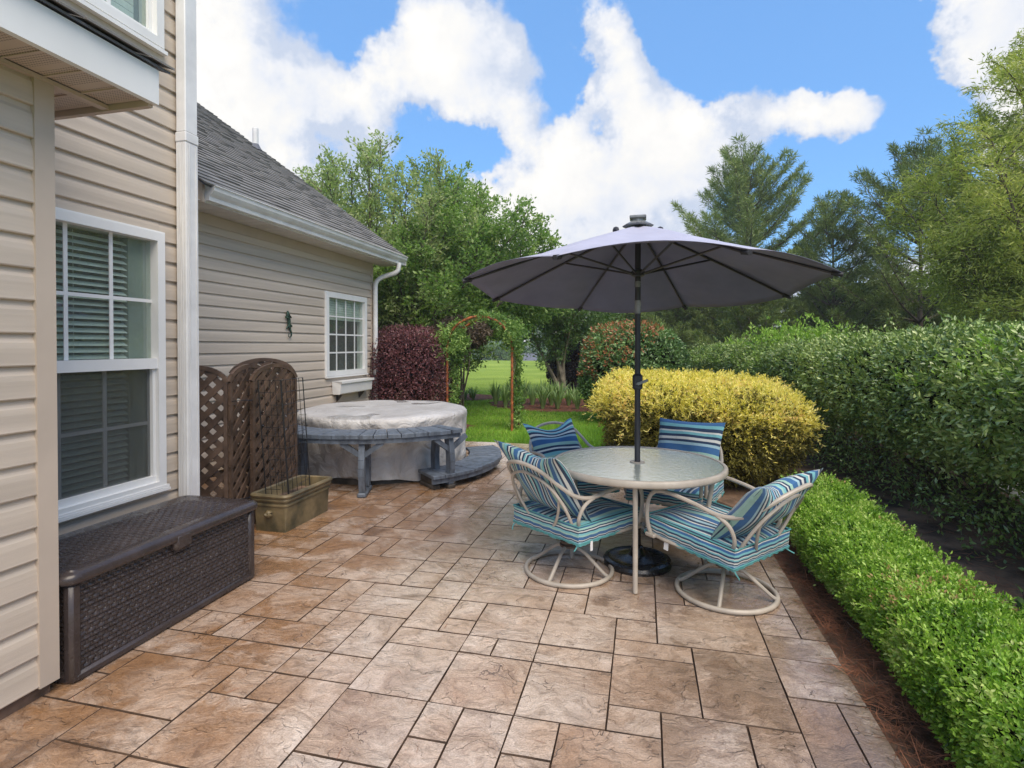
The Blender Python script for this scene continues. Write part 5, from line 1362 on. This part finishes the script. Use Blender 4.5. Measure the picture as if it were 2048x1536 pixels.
# boxwood border
bw = empty('boxwood_border', (1.32, 3, 0), 'low clipped bright green boxwood border along the right edge of the patio', 'hedge')
def box_fn(n, dep=.028, bias=1.35):
    y = -.3+(5.15+.3)*(rng.random(n)**.85); 
    phi = rng.uniform(-.75, math.pi+.9, n); c, s_ = np.cos(phi), np.sin(phi); e = 3.2; q = (np.abs(c)**e+np.abs(s_)**e)**(-1/e)
    endf = np.clip((5.2-y)/.35, .05, 1)**.5
    hw = .275*endf*(1+.05*np.sin(y*2)); hh = .20*endf
    P = np.stack([1.33+.02*np.sin(y*1.5)+c*q*hw, y, .205+s_*q*hh], 1); O = unit(np.stack([c, (y > 4.9)*.8, s_*1.1], 1))
    P = P+O*(snoise(P, 9, 12)*.030+snoise(P, 3, 15)*.03-rng.exponential(dep, n).clip(0, .14))[:, None]
    P[:, 2] = np.maximum(P[:, 2], .01)
    return P-np.array([1.32, 3, 0]), O
P, O = box_fn(20000); P = np.repeat(P, 7, 0); O = np.repeat(O, 7, 0)
leaves('foliage', P+rnd(len(P))*.011, O*.75+rnd(len(P))*.75+[0, 0, .3], .0215, .0105, LF['box'], bw, N=O)
Ps, Os = box_fn(1500, .0); kk = Os[:, 2] > -.1; Ps, Os = Ps[kk], Os[kk]; Ds = unit(Os+rnd(len(Ps))*.4+[0, 0, .5]); Ts = rng.random((len(Ps), 14)); ln_ = rng.uniform(.03, .085, len(Ps))
Bs = (Ps[:, None]+Ds[:, None]*(Ts*ln_[:, None])[..., None]).reshape(-1, 3); leaves('stray_shoots', Bs, np.repeat(Ds, 14, 0)+rnd(len(Bs))*.8, .020, .0095, LF['box'], bw)
P, O = box_fn(2600, .006); k = (O[:, 2] > .3) & (P[:, 1] > -.3) & (snoise(P, 4, 3) > .1); P = np.repeat(P[k], 4, 0); O = np.repeat(O[k], 4, 0)
tag(leaves('bronze_tips', P+rnd(len(P))*.01+O*.008, O+rnd(len(P))*.5, .018, .009, LF['boxtip'], bw, N=O), kind='stuff')
mb = MB(); mb.add([], []); V = []; F = []; ns = 24; na = 10
for i in range(ns):
    y = -.3+5.3*i/(ns-1)
    for j in range(na):
        phi = 2*math.pi*j/na; c, s_ = math.cos(phi), math.sin(phi); q = (abs(c)**3+abs(s_)**3)**(-1/3); V.append((1.33-1.32+c*q*.21, y-3, .19+s_*q*.13))
for i in range(ns-1):
    for j in range(na): F.append((i*na+j, i*na+(j+1) % na, (i+1)*na+(j+1) % na, (i+1)*na+j))
F += [tuple(range(na-1, -1, -1)), tuple((ns-1)*na+j for j in range(na))]
mb = MB(); mb.add(V, F); mb.build('dense_twigs', M['core'], bw, smooth='all')
mb = MB(); rr = random.Random(8)
for k in range(110):
    y = rr.uniform(-3, 2.1); x = rr.gauss(0, .05); q = Vector((x, y, -.03)); e_ = q+Vector((rr.uniform(-.22, .1), rr.gauss(0, .12), rr.uniform(.12, .26))); mb.tube([q, q.lerp(e_, .5)+Vector((0, rr.gauss(0, .03), .01)), e_], [.005, .004, .002], 5)
mb.build('branch', M['twig'], bw)

# pine straw and fallen needles along the patio
n = 16000; P = np.stack([rng.uniform(.92, 3.1, n), rng.uniform(.8, 5.6, n), rng.uniform(-.03, .005, n)], 1)
P[:, 0] = np.where(rng.random(n) < .6, rng.uniform(.915, 1.25, n), P[:, 0])
d = rnd(n)*[1, 1, .18]; leaves('pine_straw', P, d, .13, .0028, M['straw'], None, N=np.tile([0, 0, 1.], (n, 1)), fold=0); tag(bpy.data.objects['pine_straw'], 'reddish brown pine straw scattered between patio edge and boxwood', 'pine straw', kind='stuff')
n = 160; P = np.stack([rng.uniform(-2.4, .85, n), rng.uniform(1.3, 7, n), np.full(n, .004)], 1)
o = leaves('fallen_needles', P, rnd(n)*[1, 1, .02], .07, .002, M['straw'], None, N=np.tile([0, 0, 1.], (n, 1)), fold=0); tag(o, 'few brown pine needles lying on the wet patio', 'needles', kind='stuff')
# weeds under the hedge
for i, (x, y, s) in enumerate(((1.75, 3.75, 1), (1.95, 3.35, .8), (2.05, 3.6, 1.1), (1.72, 4.15, .7))):
    o = empty('seedling', (x, y, -.03), ['small seedling with a few leaves sprouting nearest the boxwood in the dark bed', 'low young plant with pale leaves in the dark bed towards the camera', 'taller young plant with pale leaves in the dark bed under the hedge', 'tiny seedling farthest back in the dark bed under the hedge'][i], 'plant', 'seedlings in the dark bed')
    k = 9; a = rng.uniform(0, 6.28, k); P = np.stack([.02*np.cos(a), .02*np.sin(a), rng.uniform(.04, .14, k)*s], 1)
    leaves('leaf_cluster', P, np.stack([np.cos(a), np.sin(a), np.full(k, .25)], 1), .07*s, .04*s, LF['photinia'], o, N=np.tile([0, 0, 1.], (k, 1)))
    mb = MB(); mb.tube([(0, 0, 0), (.01, 0, .08*s), (0, .01, .15*s)], .003, 5); mb.build('stem', M['twig'], o)

# strap-leaved clumps
def clump(mb_list, x, y, n, h, name, lab, cat, grp, m='blade'):
    a = rng.uniform(0, 2*math.pi, n); lean_ = rng.uniform(.1, .8, n); L_ = h*rng.uniform(.7, 1.15, n); w_ = h*.07*rng.uniform(.8, 1.3, n)
    V = np.zeros((n, 8, 3)); 
    for j, t in enumerate((0, .4, .75, 1)):
        cx = np.cos(a)*(L_*lean_*t**1.6*.7)+np.cos(a)*.03; cy = np.sin(a)*(L_*lean_*t**1.6*.7)+np.sin(a)*.03; cz = L_*(t-.35*lean_*t**3)
        wv = w_*(1-.9*t**2)/2
        for sgn, q in ((-1, 0), (1, 1)):
            V[:, j*2+q, 0] = cx-np.sin(a)*wv*sgn; V[:, j*2+q, 1] = cy+np.cos(a)*wv*sgn; V[:, j*2+q, 2] = cz
    F = []; i = np.arange(n)[:, None]*8
    F = np.concatenate([i+np.array([[0, 1, 3, 2]]), i+np.array([[2, 3, 5, 4]]), i+np.array([[4, 5, 7, 6]])], 0)
    o = npmesh(name, V.reshape(-1, 3), F, LF[m]); o.location = (x, y, -.03); tag(o, lab, cat, grp); return o
rr = random.Random(33)
for k in range(22):
    x = -3.75+3.3*(k+.5)/22+rr.gauss(0, .07); y = 13.9+.75*math.sin(k*2.1)+rr.gauss(0, .1)
    clump(None, x, y, 52, rr.uniform(.46, .66), 'iris_clump', 'strap leaved iris clump in the mulch bed round the crape myrtle', 'iris', 'iris clumps round the crape myrtle')
for k in range(12):
    x = -6.3+1.6*(k+.5)/12+rr.gauss(0, .08); y = 15.2+.35*math.sin(k*2.3)+rr.gauss(0, .08)
    clump(None, x, y, 30, rr.uniform(.3, .42), 'daylily_clump', 'pale arching daylily clump in the bed seen through the arch', 'daylily', 'daylily clumps seen through the arch')

# ------------------------------------------------------------------ grass blades on the lawn near the patio
def ray_ok(x, y): return True
def grass(name, n, xr, yr, h, wd, lab, poly_excl=True, m='grass', seed=2):
    x = rng.uniform(*xr, n); y = yr[0]+(yr[1]-yr[0])*rng.random(n)**1.5
    keep = np.array([not inside(a, b_, [(-4.9, -2), (.95, -2), (.95, 5.5), (.5, 6.2), (-.08, 7.4), (-.85, 8.25), (-4.9, 8.45)]) for a, b_ in zip(x, y)])
    for cx, cy, a_, b2 in ((-2.15, 14.3, 1.85, 1.65), (-5.6, 15.6, 1.5, 1.05), (-4.7, 9.7, 1.55, .95)): keep &= ((x-cx)/a_)**2+((y-cy)/b2)**2 > 1
    x, y = x[keep], y[keep]; n = len(x); P = np.stack([x, y, np.full(n, -.04)], 1)
    d = rnd(n)*.45+[0, 0, 1]
    Dr = unit(d); Sd = unit(np.cross(Dr, rnd(n))); L_ = h*rng.uniform(.5, 1.3, (n, 1)); W_ = wd
    V = np.stack([P-Sd*W_/2, P+Sd*W_/2, P+Dr*L_+rnd(n)*h*.15], 1).reshape(-1, 3); F = np.arange(3*n).reshape(n, 3)
    return tag(npmesh(name, V, F, LF[m]), lab, 'grass', kind='stuff')
grass('mown_grass', 150000, (-7.5, .9), (8.2, 26), .055, .010, 'short bright green mown grass of the back lawn')
grass('tall_grass', 26000, (-2.0, .35), (6.6, 10.0), .17, .007, 'longer arching grass at the edge of the patio behind the chairs')

# ------------------------------------------------------------------ trees
def tree(name, loc, lab, stems_, leafm, L, W, barkm, leaves_per_m, spread, twig_len=.55, seed=1, grp=None, r0=.06, droop=0., up=.6, nsub=7, bk=.25):
    """stems_: list of (tip position local, bulge) from the base; side shoots carry the leaves"""
    root = empty(name, loc, lab, 'tree', grp); rr = random.Random(seed); mb = MB(); LP = []; LD = []
    for (tx, ty, tz, z0, s0) in stems_:
        p0 = Vector((rr.gauss(0, .05), rr.gauss(0, .05), -.05)); tip = Vector((tx, ty, tz)); bow = Vector((tx*bk, ty*bk, -tz*.08*(bk > 0)))
        mid = p0.lerp(tip, .45)+bow*.6+Vector((rr.gauss(0, .1), rr.gauss(0, .1), 0)); P = spline([p0, mid, tip], 8)
        mb.tube(P, np.linspace(r0, .006, len(P)), 6)
        ln = tip.length; nb = int(ln*nsub)
        for b_ in range(nb):
            t = z0+(1-z0)*(b_+rr.random())/nb; i = min(int(t*(len(P)-1)), len(P)-2); f = t*(len(P)-1)-i; q = P[i].lerp(P[i+1], f); ax = (P[i+1]-P[i]).normalized()
            side = Vector((rr.gauss(0, 1), rr.gauss(0, 1), rr.gauss(0, .5))).normalized(); dr_ = (ax*up+side*spread).normalized()
            tl = twig_len*rr.uniform(.5, 1.3)*(1.15-.75*abs(t-.45)*1.4)*s0
            tl = max(.12, tl); e_ = q+dr_*tl+Vector((0, 0, -droop*tl)); md2 = q.lerp(e_, .5)+Vector((0, 0, .08*tl))
            TP = [q, md2, e_]; mb.tube(TP, [.011, .007, .003], 4, cap=False)
            m_ = max(4, int(leaves_per_m*tl))
            for _ in range(m_):
                s = rr.random()**.7; a = q.lerp(md2, s*2) if s < .5 else md2.lerp(e_, s*2-1)
                rad = .07+.16*tl*math.sin(math.pi*min(s, .9)); LP.append((a.x+rr.gauss(0, rad*.55), a.y+rr.gauss(0, rad*.55), a.z+rr.gauss(0, rad*.45))); LD.append((dr_.x, dr_.y, dr_.z-droop))
    mb.build('trunk', barkm, root, smooth=True)
    P = np.array(LP); Dv = np.array(LD)+rnd(len(P))*.7+[0, 0, -.15]
    leaves('crown', P, Dv, L, W, leafm, root); return root, len(P)
def fan(n, rad, top_, rr, z0=.3, s0=1., sx=1., lo=.55, cx=0., jit=.15):
    out = []
    for k in range(n):
        a = 2*math.pi*(k*.618+rr.random()*.2); f = math.sqrt((k+.5)/n); x = rad*f*math.cos(a)*sx+cx; y = rad*f*math.sin(a)
        z = top_*(1-(1-lo)*f**1.8)*(1-jit*rr.random()); out.append((x, y, z, z0, s0))
    return out
r1 = random.Random(21)
cnt = 0
t_, c_ = tree('ash_tree', (-6.9, 13.4, 0), 'tall airy light green tree with upright shoots rising behind the wing roof', fan(46, 3.9, 6.9, r1, .30, 1.0, 1.0, .62, .1), LF['ash'], .105, .045, M['bark'], 80, .7, .80, 3, up=.85, nsub=8, r0=.06); cnt += c_
t_, c_ = tree('maple_tree', (-5.5, 13.0, 0), 'broad mid green tree with arching shoots behind the arch and left of the umbrella', fan(40, 3.0, 5.7, r1, .36, 1.0, 1.0, .50, 1.3), LF['ash2'], .10, .05, M['bark'], 90, .75, .85, 4, up=.85, nsub=8, r0=.06, bk=-.45); cnt += c_
def low_skirt(root, fn, n, k, L, W, m, name='lower_crown'):
    P, O = fn(n); P = np.repeat(P, k, 0); O = np.repeat(O, k, 0); leaves(name, P+rnd(len(P))*.08, O*.5+rnd(len(P))+[0, 0, -.3], L, W, m, root)
low_skirt(t_, blob_fn((1.25, 0, 2.75), (2.1, 1.4, 1.05), 2, -1, 6, .22, 2.2, .3), 4600, 7, .10, .05, LF['ash2'])
t_, c_ = tree('crape_myrtle', (-2.45, 16.9, 0), 'multi trunk crape myrtle standing in the iris bed on the lawn', fan(8, 1.3, 3.7, r1, .5, 1.0, 1.0, .72), LF['myrtle'], .10, .04, M['barkpale'], 90, 1.0, .7, 6, r0=.085, nsub=9, up=.4, bk=-.3); cnt += c_
low_skirt(t_, blob_fn((.1, 0, 2.75), (1.75, 1.3, .85), 2, -1, 6, .25, 2.2, .35), 2000, 6, .10, .04, LF['myrtle'])
# willow-like tree
t_, c_ = tree('willow_oak', (7.9, 10.6, 0), 'yellow green feathery leaved tree overhanging the hedge at the far right', fan(64, 3.6, 8.0, r1, .18, 1.1, 1.0, .50), LF['willow'], .095, .019, M['bark'], 230, .85, .95, 8, droop=.12, r0=.08, nsub=8); cnt += c_
low_skirt(t_, blob_fn((-.3, -.2, 3.0), (2.9, 2.6, 1.7), 2, -1, 6, .22, 2, .28), 6000, 8, .085, .018, LF['willow'])

def pine(loc, H, Rb, lab, leafm, seed, z0=.06, gap=.30, nb=6, tuft=1.0, dens=1.0):
    root = empty('pine_tree', loc, lab, 'tree', 'pine trees behind the hedge'); rr = random.Random(seed); mb = MB()
    mb.tube([(0, 0, -.05), (.03, 0, H*.5), (0, .02, H)], [.11*H/8, .06*H/8, .006], 7)
    TP = []; TD = []
    z = H*z0
    while z < H*.97:
        f = 1-z/H; ln0 = Rb*(f**.62)*1.0+.10; n = nb if f > .15 else 4
        ph = rr.random()*6.28
        for k in range(n):
            a = ph+2*math.pi*k/n+rr.gauss(0, .2); ln = ln0*rr.uniform(.55, 1.25); el = .30+.62*(1-f)**1.2+rr.gauss(0, .09)
            p0 = Vector((0, 0, z)); d = Vector((math.cos(a)*math.cos(el), math.sin(a)*math.cos(el), math.sin(el)))
            P = [p0, p0+d*ln*.5+Vector((0, 0, -.04*ln)), p0+d*ln+Vector((0, 0, .07*ln))]; P = spline(P, 4)
            mb.tube(P, np.linspace(.012+.012*ln, .004, len(P)), 5, cap=False)
            ns = max(3, int(ln*7*dens))
            for s in range(ns):
                t = .22+.78*(s+.5)/ns; i = min(int(t*(len(P)-1)), len(P)-2); q = P[i].lerp(P[i+1], t*(len(P)-1)-i)
                sl_ = (.10+.42*ln*.45*(1-t*.75))*rr.uniform(.7, 1.2)
                for sg in (-1, 1):
                    sd2 = Vector((-math.sin(a), math.cos(a), 0))*sg*.75+d*.8+Vector((0, 0, rr.uniform(.0, .4))); sd2.normalize(); e_ = q+sd2*sl_
                    mb.tube([q, e_], [.005, .003], 3, cap=False)
                    nt = max(2, int(sl_*8))
                    for u in range(nt):
                        g = q.lerp(e_, (u+1)/nt); TP.append(g); TD.append(sd2+Vector((0, 0, .3)))
            TP.append(P[-1]); TD.append(d)
        z += gap*(.6+.7*f)*rr.uniform(.8, 1.2)
    for t in np.linspace(.85, 1, 8): TP.append(Vector((0, 0, H*t))); TD.append(Vector((0, 0, 1)))
    mb.build('trunk', M['bark'], root)
    k = 11; P = np.repeat(np.array([tuple(p) for p in TP]), k, 0); Dv = np.repeat(unit(np.array([tuple(p) for p in TD])), k, 0)
    leaves('needles', P+rnd(len(P))*.025, Dv*.8+rnd(len(P))*.62, .16*tuft, .017*tuft, leafm, root, fold=.1); return len(P)
cnt += pine((4.0, 23.6, 0), 9.1, 4.9, 'tall broad pine with open spiky top directly behind the umbrella canopy', LF['pine'], 3, z0=.05, gap=.62, tuft=1.5, dens=.75)
cnt += pine((7.75, 18.2, 0), 7.1, 3.6, 'dark green pine with pointed leader to the left of the yellow green tree', LF['pine2'], 5, z0=.05, gap=.55, tuft=1.25, dens=.75)
cnt += pine((5.9, 19.6, 0), 6.2, 2.5, 'shorter pine filling the gap between the two taller pines', LF['pine2'], 8, z0=.05, gap=.52, tuft=1.25, dens=.75)
cnt += pine((1.2, 22.5, 0), 3.9, 2.2, 'low dark pine under the left half of the umbrella', LF['pine2'], 11, z0=.04, gap=.33, tuft=1.35)
cnt += pine((3.3, 19.0, 0), 3.6, 2.0, 'low bushy pine under the right half of the umbrella', LF['pine2'], 12, z0=.04, gap=.33, tuft=1.2)
for i, (x, y, rx, hz) in enumerate(((-.6, 24, 2.0, 3.2), (2.4, 27, 2.4, 3.6), (9.6, 15.5, 2.2, 3.4), (8.2, 23, 3, 4.2), (12, 19, 3, 4.5))):
    o = empty('evergreen_tree', (x, y, 0), ['bushy dark evergreen left of the umbrella pole beyond the bronze tipped shrub', 'bushy dark evergreen between the low pines behind the pole', 'bushy evergreen behind the hedge under the feathery tree', 'bushy evergreen filling the space behind the right hand pines', 'bushy evergreen at the far right behind the feathery tree'][i], 'tree', 'bushy evergreens behind the hedge')
    fn = blob_fn((0, 0, hz*.5), (rx, rx*.8, hz*.52), 2.2, -1, 60+i, .16, 1.6, .12)
    P, O = fn(4200); P = np.repeat(P, 6, 0); O = np.repeat(O, 6, 0); leaves('crown', P+rnd(len(P))*.06, O+rnd(len(P))*.7, .14, .05, LF['pine2' if i != 1 else 'myrtle'], o)
    core((0, 0, hz*.5), (rx, rx*.8, hz*.5), 2.2, .8, M['core'], o); stems(o, (0, 0, 0), lambda r_: (r_.gauss(0, .3), r_.gauss(0, .3), hz*.8), 4, .06, M['bark'], 3, 'trunk')

# ------------------------------------------------------------------ far houses and trees beyond the crest
def far_house(x, y, z, wd, dp, hw, hr, rot, lab):
    o = empty('distant_house', (x, y, z), lab, 'house', 'houses beyond the lawn', R(rot))
    mb = MB(); mb.box((-wd/2, -dp/2, 0), (wd/2, dp/2, hw)); mb.build('wall', M['farwall'], o)
    mb = MB(); e = .5; mb.add([(-wd/2-e, -dp/2-e, hw-.1), (wd/2+e, -dp/2-e, hw-.1), (wd/2+e, dp/2+e, hw-.1), (-wd/2-e, dp/2+e, hw-.1), (-wd/2-e, 0, hw+hr), (wd/2+e, 0, hw+hr)], [(0, 1, 5, 4), (2, 3, 4, 5), (0, 4, 3), (1, 2, 5), (0, 3, 2, 1)]); mb.build('roof', M['farroof'], o)
    g = wd*.22; mb = MB(); mb.add([(-g, -dp/2-2.2, 0), (g, -dp/2-2.2, 0), (g, -dp/2-2.2, hw), (0, -dp/2-2.2, hw+hr*.62), (-g, -dp/2-2.2, hw), (-g, 0, 0), (g, 0, 0), (g, 0, hw), (0, 0, hw+hr*.62), (-g, 0, hw)], [(0, 1, 2, 3, 4), (1, 6, 7, 2), (0, 4, 9, 5)]); mb.build('gable_front', M['farwall'], o)
    mb = MB(); mb.add([(-g-.4, -dp/2-2.6, hw-.15), (0, -dp/2-2.6, hw+hr*.66), (g+.4, -dp/2-2.6, hw-.15), (-g-.4, 0, hw-.15), (0, 0, hw+hr*.66), (g+.4, 0, hw-.15)], [(0, 1, 4, 3), (1, 2, 5, 4)]); mb.build('gable_roof', M['farroof'], o)
    for wx in (-wd*.38, wd*.38): mb = MB(); mb.box((wx-.6, -dp/2-.05, 1), (wx+.6, -dp/2+.02, 2.3)); mb.build('window', M['inside'], o)
far_house(-28.3, 86, -5.0, 9, 8, 2.6, 2.9, 10, 'distant house with grey roof and pale gable seen through the left of the arch')
far_house(-16.6, 88, -5.0, 13, 8, 2.6, 2.7, 5, 'distant house with long grey roof seen right of the arch')
for i, (x, y, r_, h) in enumerate(((-20.5, 75, 2.7, 4.5), (-31.5, 80, 3.2, 4.6), (-25.6, 93, 3.0, 6.2), (-11.5, 78, 3.2, 5.0), (-37, 88, 4, 6.5), (-14.5, 98, 4, 8))):
    zg = float(ground_z(0, y)); o = empty('distant_tree', (x, y, zg), ['round hazy green tree beyond the lawn crest between the two distant houses', 'hazy tree just left of the distant pale gabled house', 'hazy tree rising behind the distant pale gabled house', 'hazy tree at the right end of the long grey roof', 'wide hazy tree farthest left beyond the lawn crest', 'tall hazy tree behind the long grey roof'][i], 'tree', 'trees beyond the lawn')
    P, O = blob_fn((0, 0, h*.55), (r_, r_, h*.5), 2.2, -1, 90+i, .15, 1.2, .15)(1500); P = np.repeat(P, 5, 0); O = np.repeat(O, 5, 0)
    leaves('crown', P+rnd(len(P))*.12, O+rnd(len(P))*.8, .35, .2, LF['far'], o); core((0, 0, h*.55), (r_, r_, h*.5), 2.2, .85, M['core'], o)
    mb = MB(); mb.tube([(0, 0, -.1), (0, 0, h*.6)], [.2, .1], 6); mb.build('trunk', M['bark'], o)
n = 2600; a = rng.uniform(-1.25, 1.05, n); d = rng.uniform(165, 205, n); base = np.stack([np.sin(a)*d, np.cos(a)*d, np.zeros(n)], 1)
hgt = 12.5+3.5*np.sin(a*23)+2.5*np.sin(a*61+1); base[:, 2] = -5.2+hgt*rng.random(n)**.7
P = np.repeat(base, 22, 0)+rnd(n*22)*1.3; o = leaves('distant_woods', P, rnd(len(P)), 1.5, 1.0, LF['far'], None); tag(o, 'hazy wooded ridge far beyond the lawn', 'woods', kind='stuff')

# air
hz = MB(); hz.box((-260, -30, -7), (260, 240, 13)); hv = bpy.data.materials.new('haze'); hv.use_nodes = True; t = NT(hv.node_tree); t.n.remove(t.n['Principled BSDF'])
pv = t.new('ShaderNodeVolumePrincipled'); pv.inputs['Color'].default_value = (.93, .96, 1, 1); pv.inputs['Density'].default_value = .0016; pv.inputs['Anisotropy'].default_value = .2
t.link(pv.outputs[0], t.n['Material Output'].inputs['Volume'])
ho = hz.build('haze', hv); tag(ho, kind='stuff')
print('leaf count trees', cnt, 'stones', len(stones))
